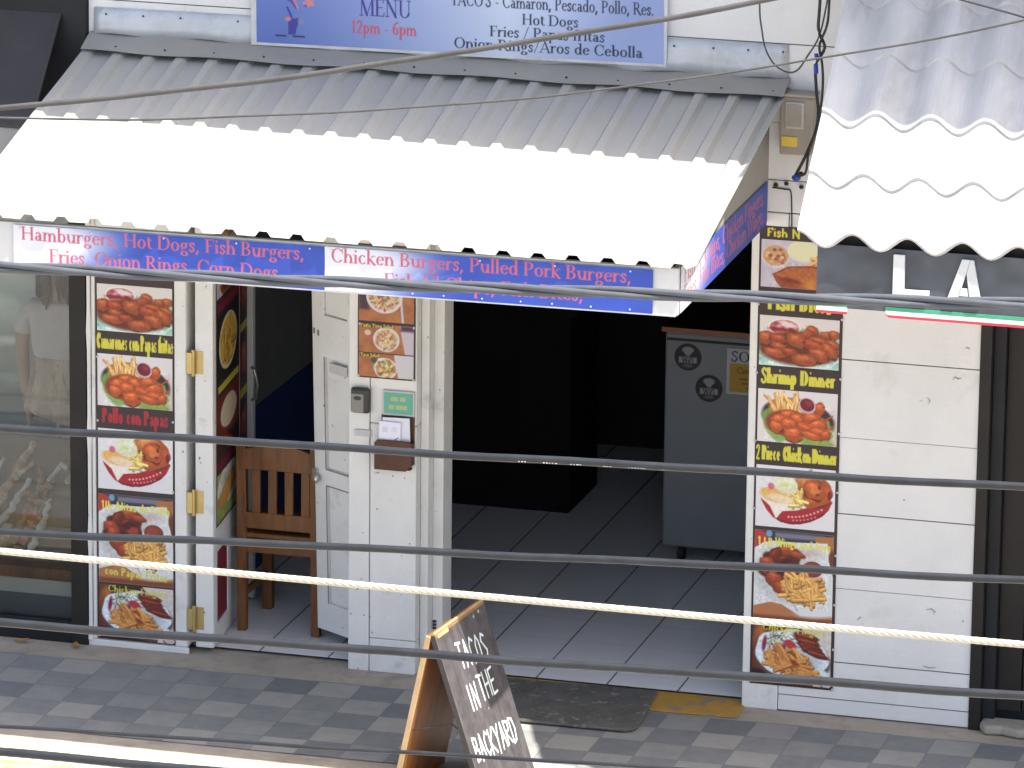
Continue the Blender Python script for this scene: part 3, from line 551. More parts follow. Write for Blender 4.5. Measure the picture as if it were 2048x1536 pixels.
def panel_door(name, label, L, H, th_, origin, ang, panels, m=WHITEC, tilt_=0):
    """leaf of length L standing on origin, turned by ang (0 = along +x); outer face towards local -y"""
    A = Matrix.Translation(origin) @ Matrix.Rotation(tilt_, 4, 'Y') @ Matrix.Rotation(ang, 4, 'Z'); b = MB()
    xs = sorted({0, L, *[p[0] for p in panels], *[p[1] for p in panels]}); zs = sorted({0, H, *[p[2] for p in panels], *[p[3] for p in panels]})
    for i in range(len(xs)-1):
        for j in range(len(zs)-1):
            inp = any(p[0] <= xs[i] and xs[i+1] <= p[1] and p[2] <= zs[j] and zs[j+1] <= p[3] for p in panels)
            b.box(xs[i], xs[i+1], .012 if inp else 0, th_-(.012 if inp else 0), zs[j], zs[j+1], 0, A)
    o = b.build(name, m, shop, .004); o['label'] = label; return o, A
# left leaf folded back into the shop: its posters face the doorway
a1 = math.atan2(.50, -.055)
doorL, AL = panel_door('door', 'white door leaf swung inward beside the left post, red lower panel', .53, 2.1, .075, (-.632, .05, .03), a1, [(.05, .27, .09, .42)])
MB().box(.055, .265, .004, .0115, .095, .415, 0, AL).build('door_panel', RED, doorL)
for z in (1.335, .700, .165):
    h = MB(); h.box(-.742, -.716, -.014, -.0105, z-.048, z+.048); h.box(-.711, -.672, .010, .046, z-.052, z+.052); h.tube([(-.713, -.004, z-.06), (-.713, -.004, z+.06)], .008, 8); h.build('hinge', BRASS, doorL, .002)
MB().box(-.71, -.628, .012, .044, .031, 2.12).build('door_edge', WHITEC, doorL, .004)
EX0, EX1 = -.733, -.700
doorM, AM = panel_door('door', 'grey edged second door leaf with a loop handle behind the first leaf', .22, 2.1, .05, (-.70, .585, .03), a1+.03, [])
MB().box(EX0, EX1, .795, .83, .03, 2.1).build('door_edge', FASC, doorM, .004)
hd = MB(); hd.tube([(EX1-.006, .79, 1.12), (EX1+.012, .785, 1.11), (EX1+.024, .785, 1.04), (EX1+.012, .79, .975), (EX1-.006, .79, .965)], .007, 8); hd.build('handle', STEEL, doorM, smooth=True)
aR = math.atan2(-.119, .171)
doorR, AR = panel_door('door', 'white panelled door leaf opened inward behind the middle pillar', .29, 2.08, .036, (-.231, .285, .085), aR, [(.085, .25, .13, .67), (.085, .25, .75, 1.26), (.085, .25, 1.45, 1.93)], WHITEC, R(-1.2))
k = MB(); k.ball((.040, -.022, .70), .016, .014, .02); k.box(-.004, .03, -.012, -.0005, .69, .74); kk = k.build('lock', STEEL, doorR); kk.matrix_parent_inverse = Matrix.Identity(4); kk.matrix_basis = AR
gl = MB(); gl.box(.085, .255, -.003, -.0006, .746, .75); gl.box(.085, .255, -.003, -.0006, .672, .676); gl.box(.083, .087, -.003, -.0006, .13, .67); gl.box(.083, .087, -.003, -.0006, .75, 1.26); gl.box(.01, .022, -.003, -.0006, 1.355, 1.38); gl.box(.04, .052, -.003, -.0006, 1.35, 1.375)
g2 = gl.build('door_seam', mat('grey_seam', (.2, .195, .185), .9), doorR); g2.matrix_parent_inverse = Matrix.Identity(4); g2.matrix_basis = AR

# ------------------------------------------------------------------ metal awning
awn = thing('awning', 'long ribbed grey metal awning sloping out over the food shop', 'awning', (.36, -.8, 2.3))
AX0, AX1, AYF = -1.178, 1.93, -1.613
def az(y): return 2.724+(2.325-2.724)*(y/AYF)
def roof_profile(p=.1437, top=.034, base=.066, h=.021, x0=AX0, x1=AX1):
    pts = []; x = x0
    while x < x1-.01:
        pts += [(x, h), (x+top, h), (x+(top+base)/2, 0), (x+p-(base-top)/2, 0)]; x += p
    pts = [q for q in pts if q[0] < x1]; pts.append((x1, h)); return pts
pf = roof_profile(); ny = 14; b = MB(); rr = random.Random(2)
offs = [rr.uniform(-.004, .004) for _ in pf]
vs = [(x+.0*j, AYF*(j/(ny-1))+(.004+offs[i])*(j == ny-1), az(AYF*(j/(ny-1)))+h+.0016*math.sin(x*9+j)) for j in range(ny) for i, (x, h) in enumerate(pf)]
n = len(pf); b.add(vs, [(j*n+i, (j+1)*n+i, (j+1)*n+i+1, j*n+i+1) for j in range(ny-1) for i in range(n-1)])
rs = b.build('roof_sheet', AWN, awn, solid=.0016)
fl = MB(); fl.grid(60, 2, lambda a, t: (AX0+(AX1-AX0)*a, -.004-.125*t+.002*math.sin(a*50), 2.784-.058*t+.004*math.sin(a*33+1)*t)); fl.build('ridge_flashing', FLASHD, awn, solid=.002)
ff = MB(); ff.grid(70, 4, lambda a, t: (AX0+.02+(1.922-AX0-.02)*a, -.007-.01*(1-t)*(1+math.sin(a*41))-.003*math.sin(a*17), 2.778+.006*math.sin(a*47)*(1-t)+(.112+.035*a)*t)); ff.build('wall_flashing', FLASH, awn, solid=.002, smooth=True)
dots('screw', DARK, awn, [(x, -.020, 2.865+.03*(x-AX0)/3.1) for x in (-1.10, -.93, -.76, -.5, 1.43, 1.6, 1.75, 1.90)]+[(x, -.100, 2.742) for x in np.linspace(AX0+.15, 1.88, 14)], .005, .004, .005)
fx = MB(); fx.prism([(AX0, 2.108), (1.852, 2.126), (1.852, 2.319), (AX0, 2.301)], -1.583, -1.555, lambda u, v, w_: (u, w_, v)); fx.build('fascia', FASC, awn, .003)
sp = MB(); sp.prism([(-1.554, 2.13), (-.012, 2.16), (-.012, 2.712), (-1.554, 2.317)], 1.826, 1.848, lambda u, v, w_: (w_, u, v)); sp.build('side_panel', FLASHD, awn, .003)
sp = MB(); sp.prism([(-1.554, 2.13), (-.012, 2.16), (-.012, 2.712), (-1.554, 2.317)], -1.175, -1.155, lambda u, v, w_: (w_, u, v)); sp.build('side_panel', FASC, awn, .003)
for y in (-1.2, -.75, -.3): MB().box(-1.15, 1.82, y-.02, y+.02, az(y)-.055, az(y)-.012).build('batten', DARK, awn)
sl_ = MB(); sl_.prism([(AX0, 2.105), (1.845, 2.123), (1.845, 2.129), (AX0, 2.111)], -1.590, -1.5835, lambda u, v, w_: (u, w_, v)); sl_.build('drip_strip', FLASH, awn)

# ------------------------------------------------------------------ banners
CORAL = (188, 74, 98)
def banner(cv, lines, sl_, cap, blobs=()):
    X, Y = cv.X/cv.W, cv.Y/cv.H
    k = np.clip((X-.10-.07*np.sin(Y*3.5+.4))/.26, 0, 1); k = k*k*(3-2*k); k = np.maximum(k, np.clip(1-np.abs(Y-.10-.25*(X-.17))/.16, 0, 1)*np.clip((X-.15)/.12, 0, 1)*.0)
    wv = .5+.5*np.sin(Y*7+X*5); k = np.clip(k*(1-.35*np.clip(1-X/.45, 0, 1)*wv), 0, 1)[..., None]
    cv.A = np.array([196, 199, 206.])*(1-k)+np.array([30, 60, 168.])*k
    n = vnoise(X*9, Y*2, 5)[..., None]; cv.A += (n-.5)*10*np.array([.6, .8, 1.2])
    for t, y in lines: text(cv, t[0], t[1], y, cap, CORAL, True, .145, .06, width=t[2])
def ban(name, label, lines, x0, x1, seed):
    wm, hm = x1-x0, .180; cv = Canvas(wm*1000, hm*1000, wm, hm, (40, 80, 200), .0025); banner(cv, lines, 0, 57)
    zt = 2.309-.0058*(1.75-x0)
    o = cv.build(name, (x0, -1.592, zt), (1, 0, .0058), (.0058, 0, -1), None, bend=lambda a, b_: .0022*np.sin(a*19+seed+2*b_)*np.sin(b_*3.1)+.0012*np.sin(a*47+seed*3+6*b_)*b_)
    dots('grommet', STEEL, o, [(x0+.05+.15*i+.01*(i % 3), -1.5945, zt-.168+.0058*(.05+.15*i)) for i in range(9)]+[(x0+.03+.31*i, -1.5945, zt-.012+.0058*.31*i) for i in range(5)], .0045, .002, .0045)
    return tag(o, label, 'banner', 'lettered banners along the awning front')
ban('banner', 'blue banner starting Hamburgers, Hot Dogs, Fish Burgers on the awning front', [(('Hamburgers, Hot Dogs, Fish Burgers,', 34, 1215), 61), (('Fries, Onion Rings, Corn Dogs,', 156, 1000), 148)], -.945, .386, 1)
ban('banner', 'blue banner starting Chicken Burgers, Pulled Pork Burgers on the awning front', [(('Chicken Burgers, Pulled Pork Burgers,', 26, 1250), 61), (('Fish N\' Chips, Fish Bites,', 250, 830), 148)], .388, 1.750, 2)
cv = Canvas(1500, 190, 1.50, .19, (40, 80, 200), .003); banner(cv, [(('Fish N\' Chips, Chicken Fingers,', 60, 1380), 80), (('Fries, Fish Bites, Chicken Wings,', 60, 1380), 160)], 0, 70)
tag(cv.build('banner', (1.8535, -1.55, 2.318), (0, 1, .018), (0, 0, -1)), 'blue banner on the right end panel of the awning, half in shade', 'banner', 'lettered banners along the awning front')

# ------------------------------------------------------------------ sign above the awning
sg_ = thing('menu_sign', 'wide pale blue menu sign with opening hours above the awning', 'sign', (.48, -.02, 2.8))
SX0, SX1 = -.438, 1.402
tilt = .012
sb = MB(); sb.prism([(SX0, 2.776), (SX1, 2.776+tilt*(SX1-SX0)), (SX1, 3.42), (SX0, 3.42)], -.032, -.020, lambda u, v, w_: (u, w_, v)); sb.build('backing', FLASH, sg_, .002)
cv = Canvas(1800, 620, 1.80, .62, (150, 165, 210), .0027); X, Y = cv.X/1800, cv.Y/620
k = np.clip(1-np.abs(X-.62)/.55, 0, 1)[..., None]; k2 = np.clip((X-.88)/.12, 0, 1)[..., None]*.5
cv.A = np.array([84, 110, 190.])*(1-k)+np.array([186, 200, 226.])*k; cv.A = cv.A*(1-k2)+np.array([160, 178, 222.])*k2; cv.A += ((vnoise(X*4, Y*3, 9)-.5)*14)[..., None]
NAVY, INK, RD = (48, 44, 140), (36, 46, 66), (200, 74, 96)
text(cv, 'MENU', 578, 480, 74, NAVY, True, .13, .05, anchor='c', xs=.93)
text(cv, '12pm - 6pm', 572, 557, 52, RD, True, .17, .07, width=292, anchor='l') if False else text(cv, '12pm - 6pm', 425, 557, 54, RD, True, .17, .07, width=292)
for t, x, wd, y in (("TACO'S - Camaron, Pescado, Pollo, Res.", 868, 890, 414), ('Hot Dogs', 1182, 248, 482), ('Fries / Papas fritas', 1040, 505, 540), ('Onion Rings/Aros de Cebolla', 882, 828, 598), ('Burgers', 1300, 320, 345)): text(cv, t, x, y, 52 if 'TACO' in t else 46, INK, True, .145, .06, width=wd)
# cut-off emblem: brush strokes over a base line
cv.seg(88, 586, 132, 586, 7, (40, 40, 70)); cv.seg(166, 586, 214, 586, 7, (40, 40, 70)); cv.poly([(142, 580), (144, 512), (160, 508), (196, 506), (182, 548), (174, 580)], (54, 52, 150)); cv.ell(200, 520, 14, 16, (110, 122, 170)); cv.seg(158, 502, 140, 462, 9, NAVY); cv.ell(142, 512, 14, 9, (206, 110, 120)); cv.line([(132, 420), (160, 436), (180, 462)], 11, (70, 66, 150)); cv.seg(172, 430, 186, 462, 9, (206, 110, 120)); cv.ell(236, 438, 24, 16, (206, 116, 122), 0, 1, .25, 3); cv.ell(222, 450, 5, 5, (60, 56, 130))
a = math.atan(tilt)
cv.build('sign_face', (SX0+.02, -.0335, 2.790+.62), (1, 0, tilt), (tilt, 0, -1), sg_)

# ------------------------------------------------------------------ wall posters
def backing(x0, x1, z0, z1, m, parent, skew=0, y=-.006):
    return MB().prism([(x0+skew, z0), (x1+skew, z0), (x1, z1), (x0, z1)], y, -.0005, lambda u, v, w_: (u, w_, v)).build('backing', m, parent, .001)
BLKM = mat('black_print', lin(BLK), .5, var=.05)
def screws(parent, pts, y=-.010):
    dots('screw', FASC, parent, [(x, y, z) for x, z in pts], .006, .004, .006)
def caption(t, col, x0, x1, z0, z1, parent, y, width=.9, st=.235, slope=.0):
    cv = Canvas(100, 100*(z1-z0)/(x1-x0), x1-x0, z1-z0, BLK, .0024); cap = cv.H*.70
    text(cv, t, 50, cv.H*.84-(0 if 'p' not in t and 'g' not in t else cv.H*.06), cap, col, False, st, .16, width=100*width, anchor='c', gap=.05, slope=slope); cv.build('caption', (x0, y, z1), (1, 0, 0), (0, 0, -1), parent)
mr = thing('menu_poster', 'tall black food poster with English captions on the right door post', 'poster', (1.99, 0, 1.1))
RX0, RX1 = 1.818, 2.176
backing(RX0-.004, RX1+.006, .115, 2.142, BLKM, mr); yy = -.0075; W1 = RX1-RX0-.012
def place(cv, x0, ztop, parent, y=None): cv.build('food_photo', (x0, yy if y is None else y, ztop), (1, 0, 0), (0, 0, -1), parent)
for t, z0, z1, wd in (("Fish N' Chips", 2.086, 2.138, .84), ('Fish Bites', 1.764, 1.866, .78), ('Shrimp Dinner', 1.436, 1.53, .9), ('2 Piece Chicken Dinner', 1.104, 1.196, .98)):
    caption(t, YEL, RX0, RX1, z0, z1, mr, yy+.0004, wd)
place(pic_fish(W1, .206), RX0+.006, 2.084, mr); place(pic_nuggets(W1, .218), RX0+.006, 1.754, mr); place(pic_shrimp(W1, .232), RX0+.006, 1.432, mr); place(pic_basket(W1, .272), RX0+.006, 1.096, mr)
place(pic_wings(W1, .402, 106, '1 LB Wings and fries'), RX0+.006, .808, mr); place(pic_fingers(W1, .272), RX0+.006, .398, mr)
screws(mr, [(RX0-.002, z) for z in (.128, .39, .62, .9, 1.2, 1.5, 1.80)]+[(RX1+.004, z) for z in (.12, .30, .5, .72, 1.0, 1.26, 1.5, 1.76)])
ml = thing('menu_poster', 'tall black food poster with Spanish captions on the left door post', 'poster', (-.98, 0, .9))
LX0, LX1 = -1.160, -.804; W2 = LX1-LX0-.008
backing(LX0-.004, LX1+.003, .034, 1.90, BLKM, ml)
for t, c, z0, z1, wd in (('Camarones con Papas fritas', YEL, 1.346, 1.448, 1.0), ('Pollo con Papas', (176, 28, 40), 1.012, 1.108, .86)): caption(t, c, LX0, LX1, z0, z1, ml, yy+.0004, wd, .165 if len(t) > 20 else .2)
place(pic_nuggets(W2, .212), LX0+.004, 1.662, ml); place(pic_shrimp(W2, .236), LX0+.004, 1.346, ml); place(pic_basket(W2, .276), LX0+.004, 1.006, ml)
place(pic_wings(W2, .408, 106, '1lb Alitas de Pollo', 'con Papas Fritas'), LX0+.004, .706, ml); place(pic_fingers(W2, .252), LX0+.004, .291, ml)
screws(ml, [(LX0+.004, z) for z in (.05, .5, 1.04, 1.33)]+[(LX1-.002, z) for z in (.05, .4, .74, 1.06, 1.40)])
mp = thing('salad_poster', 'small poster of three salad bowls high on the middle pillar', 'poster', (.17, 0, 1.6))
backing(.040, .300, 1.335, 1.93, BLKM, mp)
for kd, zt, hh in ((0, 1.76, .17), (1, 1.578, .128), (2, 1.446, .104)):
    cv = pic_salad(.248, hh, kd, 100*hh/.248)
    if kd: cv.rect(2, 0, 64 if kd == 1 else 36, 6, BLK, 2); text(cv, 'Pasta Tuna Salad' if kd == 1 else 'Taco Salad', 3, 6.0, 6.4, (226, 196, 50), False, .24, .18, width=60 if kd == 1 else 34)
    place(cv, .046, zt, mp)
screws(mp, [(.046, 1.343), (.05, 1.575), (.295, 1.575), (.294, 1.343)])
# posters on the opened leaf (they face +x)
def leafposter(name, label, A, L0, Lw, z1, items):
    t = thing(name, label, 'poster', tuple(A @ Vector((L0+Lw/2, 0, 1.2))))
    U = (A.to_3x3() @ Vector((1, 0, 0))); Wv = Vector((0, 0, -1)); hh = sum(i[1] for i in items); z = z1
    o = A @ Vector((L0, -.003, 0)); bk = MB(); bk.box(L0-.004, L0+Lw+.004, -.0025, -.0003, z1-hh-.012, z1+.01, 0, A); bk.build('backing', BLKM, t)
    for kind, h in items:
        o = A @ Vector((L0, -.0034, z))
        if kind == 0: cv = pic_fish(Lw, h, 100*h/Lw)
        elif kind == 1: cv = Canvas(100, 100*h/Lw, Lw, h, BLK); cv.rect(4, cv.H*.3, 100, cv.H*.8, (130, 16, 40))
        elif kind == 2: cv = Canvas(100, 100*h/Lw, Lw, h, (34, 28, 30)); cv.ell(50, cv.H*.5, 40, cv.H*.42, (214, 196, 140)); cv.ell(50, cv.H*.5, 34, cv.H*.36, (222, 176, 50)); cv.fries(30, 50, cv.H*.5, 26, cv.H*.24, 20, 60, 60, 6, 4, (206, 150, 40))
        elif kind == 3: cv = Canvas(100, 100*h/Lw, Lw, h, BLK); cv.rect(6, cv.H*.3, 96, cv.H*.75, (200, 190, 30))
        elif kind == 4: cv = Canvas(100, 100*h/Lw, Lw, h, (120, 40, 26)); cv.ell(52, cv.H*.5, 36, cv.H*.36, (222, 200, 160), 0, 3)
        elif kind == 5: cv = Canvas(100, 100*h/Lw, Lw, h, (150, 170, 80)); cv.ell(50, cv.H*.36, 48, cv.H*.4, (214, 208, 196), 0, 3); cv.ell(44, cv.H*.5, 40, cv.H*.22, (206, 140, 50), -10, 3); cv.ell(56, cv.H*.34, 34, cv.H*.14, (214, 156, 70), -10, 3); cv.mottle(0, 0, 100, cv.H, .2, 9, 4)
        elif kind == 6: cv = pic_salad(Lw, h, 2, 100*h/Lw)
        else: cv = Canvas(100, 100*h/Lw, Lw, h, (60, 22, 30)); cv.fried(50, cv.H*.5, 34, cv.H*.36, 20, 4, 5); cv.mottle(0, 0, 100, cv.H, .2, 9, 4)
        cv.build('food_photo', o, U, Wv, t); z -= h
leafposter('door_poster', 'dark strip of food photos on the inward door leaf near the brass hinges', AL, .03, .47, 2.0, [(6, .27), (0, .16), (1, .08), (2, .30), (3, .07), (4, .20), (7, .08), (1, .07), (5, .22)])
leafposter('door_poster', 'second dark strip of food photos deeper inside on the far door leaf', AM, .02, .18, 1.95, [(7, .26), (3, .10), (7, .24), (3, .08), (7, .22), (3, .09), (7, .20)])

# ------------------------------------------------------------------ small things on the middle pillar
lb = thing('key_lockbox', 'grey and black key lockbox on the middle pillar under the salads', 'lockbox', (.058, 0, 1.18))
MB().box(.016, .101, -.036, -.003, 1.178, 1.292).build('case', LOCK, lb, .012); MB().box(.022, .078, -.040, -.0365, 1.184, 1.268).build('shutter', LOCKG, lb, .004); MB().ball((.05, -.041, 1.248), .018, .003, .009).build('latch', LOCK, lb)
ts = thing('teal_sign', 'small teal framed sign with two yellow lines on the middle pillar', 'sign', (.23, 0, 1.18))
MB().box(.156, .300, -.012, -.001, 1.176, 1.287).build('frame', FASC, ts, .002)
cv = Canvas(136, 98, .136-.006, .098-.004, (84, 172, 146), .002)
for x, wd, y in ((32, 36, 20), (76, 28, 20), (22, 30, 58), (56, 56, 58)):
    for q in np.arange(0, wd-6, 9): cv.rect(x+q, y, x+q+7, y+20, (190, 186, 104), 1.6)
cv.build('lettering', (.163, -.0128, 1.279), (1, 0, 0), (0, 0, -1), ts)
hb = thing('leaflet_holder', 'dark brown wooden leaflet holder on the middle pillar', 'holder', (.22, 0, .95))
h = MB(); h.box(.150, .300, -.010, -.001, .96, 1.176); h.build('back', HOLDER, hb, .003)
h = MB(); h.prism([(.132, .94), (.275, .94), (.302, .965), (.302, 1.065), (.290, 1.075), (.145, 1.075), (.132, 1.06)], -.058, -.046, lambda u, v, w_: (u, w_, v)); h.box(.132, .14, -.045, -.0105, .945, 1.06); h.box(.294, .302, -.045, -.0105, .965, 1.065); h.box(.14, .294, -.045, -.0105, .942, .95); h.build('pocket', HOLDER, hb, .003)
def leaflet(label, x0, x1, y, z0, z1, marks, rot):
    A = Matrix.Translation(((x0+x1)/2, y, z0)) @ Matrix.Rotation(rot, 4, 'Y'); t = thing('leaflet', label, 'leaflet', tuple(A.translation), 'leaflets in the holder')
    w_ = (x1-x0)/2; MB().box(-w_, w_, -.003, .003, 0, z1-z0, 0, A).build('paper', PAPER, t)
    if marks:
        cv = Canvas(100, 100*(z1-z0)/(x1-x0), x1-x0-.002, z1-z0-.002, (224, 224, 240), .0022)
        for i in range(5): cv.seg(16, 26+i*5, 42-3*(i % 2), 26+i*5, 2, (170, 170, 190)); cv.seg(58, 24+i*5, 84-4*(i % 2), 24+i*5, 2, (190, 190, 206))
        cv.line([(78, 96), (78, 78), (92, 70)], 5, (110, 110, 170)); cv.build('print', A @ Vector((-w_+.001, -.0036, z1-z0-.001)), A.to_3x3() @ Vector((1, 0, 0)), A.to_3x3() @ Vector((0, 0, -1)), t)
leaflet('front white printed leaflet standing in the brown holder', .148, .246, -.040, 1.045, 1.155, True, .02)
leaflet('bluish leaflet behind the front one in the brown holder', .166, .288, -.030, 1.055, 1.172, False, -.03)
tag(MB().box(.028, .1, -.010, -.001, 1.070, 1.100).build('door_label', FASC, None, .003), 'small pale plate on the middle pillar below the lockbox', 'plate', 'small plates by the door')
pp = MB().box(.13, .255, -.012, -.0008, 1.20, 1.245, 0, AR).build('door_label', FASC, None, .004); tag(pp, 'small pale plate on the white panelled door beside the pillar', 'plate', 'small plates by the door')

# ------------------------------------------------------------------ chair, fridge, table in the shop
ch = thing('wooden_chair', 'brown slatted wooden chair seen from behind in the left doorway', 'chair', (-.43, .5, .016))
cx0, cx1, yb = -.628, -.243, .345
for x in (cx0, cx1-.04):
    l_ = MB(); l_.prism([(x, .016), (x+.04, .016), (x+.044, .46), (x+.042, .90), (x-.002, .90), (x-.004, .46)], yb, yb+.038, lambda u, v, w_: (u, w_-.03*max(0, v-.46), v)); l_.build('leg', WOOD, ch, .004)
for x in (cx0+.005, cx1-.05): MB().box(x, x+.045, yb+.345, yb+.39, .016, .40).build('leg', WOOD, ch, .004)
s_ = MB(); s_.box(cx0-.005, cx1+.005, yb+.005, yb+.42, .452, .476); s_.build('seat', WOOD, ch, .008)
for q in ((cx0+.04, cx1-.04, yb+.006, yb+.03), (cx0+.05, cx1-.05, yb+.35, yb+.375), (cx0+.008, cx0+.03, yb+.04, yb+.345), (cx1-.03, cx1-.008, yb+.04, yb+.345)): MB().box(*q, .385, .450).build('apron', WOOD, ch, .004)
tr = MB(); N = 12; top = [(cx0+.03+(cx1-cx0-.06)*i/N, .865+.035*math.sin(math.pi*i/N)) for i in range(N+1)]; tr.prism([(cx0+.03, .775), (cx1-.03, .775)]+top[::-1], yb-.012, yb+.016, lambda u, v, w_: (u, w_, v)); tr.build('top_rail', WOOD, ch, .004)
lr = MB(); lr.box(cx0+.03, cx1-.03, yb-.004, yb+.022, .50, .575); lr.build('lower_rail', WOOD, ch, .004)
for i in range(4):
    x = cx0+.070+i*.077; s_ = MB(); s_.box(x, x+.04, yb-.006, yb+.012, .575, .775); s_.build('slat', WOOD, ch, .003)
for x in (cx0+.012, cx1-.032): MB().box(x, x+.022, yb+.04, yb+.345, .17, .20).build('stretcher', WOOD, ch, .003)
fg = thing('refrigerator', 'grey enamelled low refrigerator on casters inside the main doorway', 'refrigerator', (1.3, 2.2, .016))
MB().box(.925, 1.62, 1.96, 2.60, .10, 1.135).build('body', FRIDGE, fg, .012); MB().box(.912, 1.63, 1.950, 2.62, 1.136, 1.16).build('top', DARK, fg, .003); MB().box(.911, 1.631, 1.943, 1.9495, 1.137, 1.159).build('top_trim', ORANGE, fg, .001); MB().box(.935, 1.61, 1.952, 1.959, 1.095, 1.105).build('seam', GAP, fg)
for x in (1.0, 1.54):
    c_ = MB(); c_.tube([(x-.014, 2.05, .05), (x+.014, 2.05, .05)], .034, 14); c_.box(x-.02, x+.02, 2.03, 2.07, .078, .10); c_.build('caster', RUBBER, fg)
FY = 1.958
def sticker(label, x, z):
    cv = Canvas(100, 100, .13, .13, (70, 74, 80), .0026)
    cv.ell(50, 50, 49, 49, (26, 27, 30)); cv.ell(50, 24, 22, 12, (140, 142, 146), 0, 2); cv.poly([(32, 28), (68, 28), (56, 46), (44, 46)], (140, 142, 146), 2); cv.ell(50, 45, 5, 4, (110, 112, 116))
    cv.rect(17, 50, 83, 72, (150, 152, 156), 3); text(cv, 'WiFi', 50, 70, 17, (40, 42, 46), False, .22, .18, anchor='c', xs=1.1); cv.ell(50, 82, 20, 7, (86, 88, 92), 0, 3)
    m = (cv.X-50)**2+(cv.Y-50)**2 > 49.5**2; cv.A[m] = (104, 110, 116)
    t = thing('wifi_sticker', label, 'sticker', (x, FY, z), 'round stickers on the refrigerator'); b_ = MB(); b_.prism([(x+.065*math.cos(a), z+.065*math.sin(a)) for a in np.linspace(0, 2*math.pi, 33)[:-1]], FY-.0005, FY+.0015, lambda u, v, w_: (u, w_, v)); b_.build('disc', LOCK, t)
    # round face: clipped grid
    o = cv.build('print', (x-.065, FY-.0011, z+.065), (1, 0, 0), (0, 0, -1), t); bm = bmesh.new(); bm.from_mesh(o.data); bmesh.ops.delete(bm, geom=[v for v in bm.verts if (v.co.x-x)**2+(v.co.z-z)**2 > .0645**2], context='VERTS'); bm.to_mesh(o.data); bm.free()
sticker('round black wifi sticker at the upper left of the grey refrigerator', 1.035, 1.02); sticker('round black wifi sticker lower and nearer the yellow notice on the refrigerator', 1.138, .878)
nt_ = thing('paper_notice', 'white notice with a yellow block on the grey refrigerator', 'notice', (1.32, FY, .9))
MB().box(1.222, 1.478, FY-.002, FY+.001, .862, 1.078).build('paper', PAPER, nt_)
cv = Canvas(120, 100, .255, .214, (176, 178, 186), .003); cv.rect(6, 32, 114, 96, (186, 140, 20), 2); text(cv, 'SODAS', 8, 28, 23, (40, 44, 60), True, .15, .06, xs=1.25)
text(cv, 'Cans', 22, 54, 14, (110, 70, 30), True, .17, .08)
for x, y in ((30, 66), (34, 76), (46, 86)): cv.seg(x, y, x+50, y, 3.4, (120, 84, 20))
cv.build('print', (1.223, FY-.0026, 1.077), (1, 0, 0), (0, 0, -1), nt_)

ct = thing('filler', 'dark filler block added to hide the floor in the middle of the shop', 'filler', (-.2, 2.9, .016))  # block added for a vague dark shape; hides the floor deep inside
CTM = mat('dark_filler', (.012, .011, .012), .9, spec=.08)
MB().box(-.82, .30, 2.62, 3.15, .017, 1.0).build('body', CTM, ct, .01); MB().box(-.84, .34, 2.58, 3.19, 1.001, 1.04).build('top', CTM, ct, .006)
# ------------------------------------------------------------------ doormat, sandwich board
def mattex():
    m = mat('rubber_mat', (.10, .095, .083), .85, var=.25, vs=9, c2=(.24, .22, .19), t=(.56, .66), ts=22, bump=.9, bs=45); return m
dm = MB(); dm.prism([(.70, .025), (1.398, .048), (1.435, -.45), (1.425, -.50), (1.39, -.52), (.95, -.525), (.72, -.51)], .010, .024, lambda u, v, w_: (u, v, w_)); o = dm.build('doormat', mattex(), None, .008); tag(o, 'worn grey rubber doormat in front of the main doorway', 'doormat')
ab = thing('sandwich_board', 'black chalkboard sandwich board standing at the pavement edge', 'sandwich board', (.93, -1.4, 0))
P0, P1 = Vector((.886, -1.675, .735)), Vector((.932, -1.115, .725)); D0 = Vector((.236, .0, -.735)); U = (P1-P0).normalized(); Dn = D0.normalized(); L = D0.length; N_ = U.cross(Dn).normalized(); Wd = (P1-P0).length
def slab(p, u, v, w_, l_, t0, t1, nn): return [p+u*a*w_+v*b_*l_+nn*c_ for c_ in (t0, t1) for b_ in (0, 1) for a in (0, 1)]
QF = [(0, 2, 3, 1), (4, 5, 7, 6), (0, 1, 5, 4), (2, 6, 7, 3), (0, 4, 6, 2), (1, 3, 7, 5)]
Nf = -N_ if N_.x < 0 else N_
b = MB(); b.add(slab(P0, U, Dn, Wd, L, -.020, -.0005, Nf), QF); b.build('front_panel', [WOODB], ab, .003)
cv = Canvas(Wd*1000, L*1000, Wd, L, (68, 64, 66), .0024); X, Y = cv.X, cv.Y
cv.A *= (1+.22*(vnoise(X/40, Y/260, 3)-.5)+.2*(vnoise(X/9, Y/120, 7)-.5))[..., None]; cv.rect(0, 0, Wd*1000, 9, (150, 100, 50), 2); cv.rect(0, 0, 6, L*1000, (90, 80, 74), 2)
CH = (196, 208, 206)
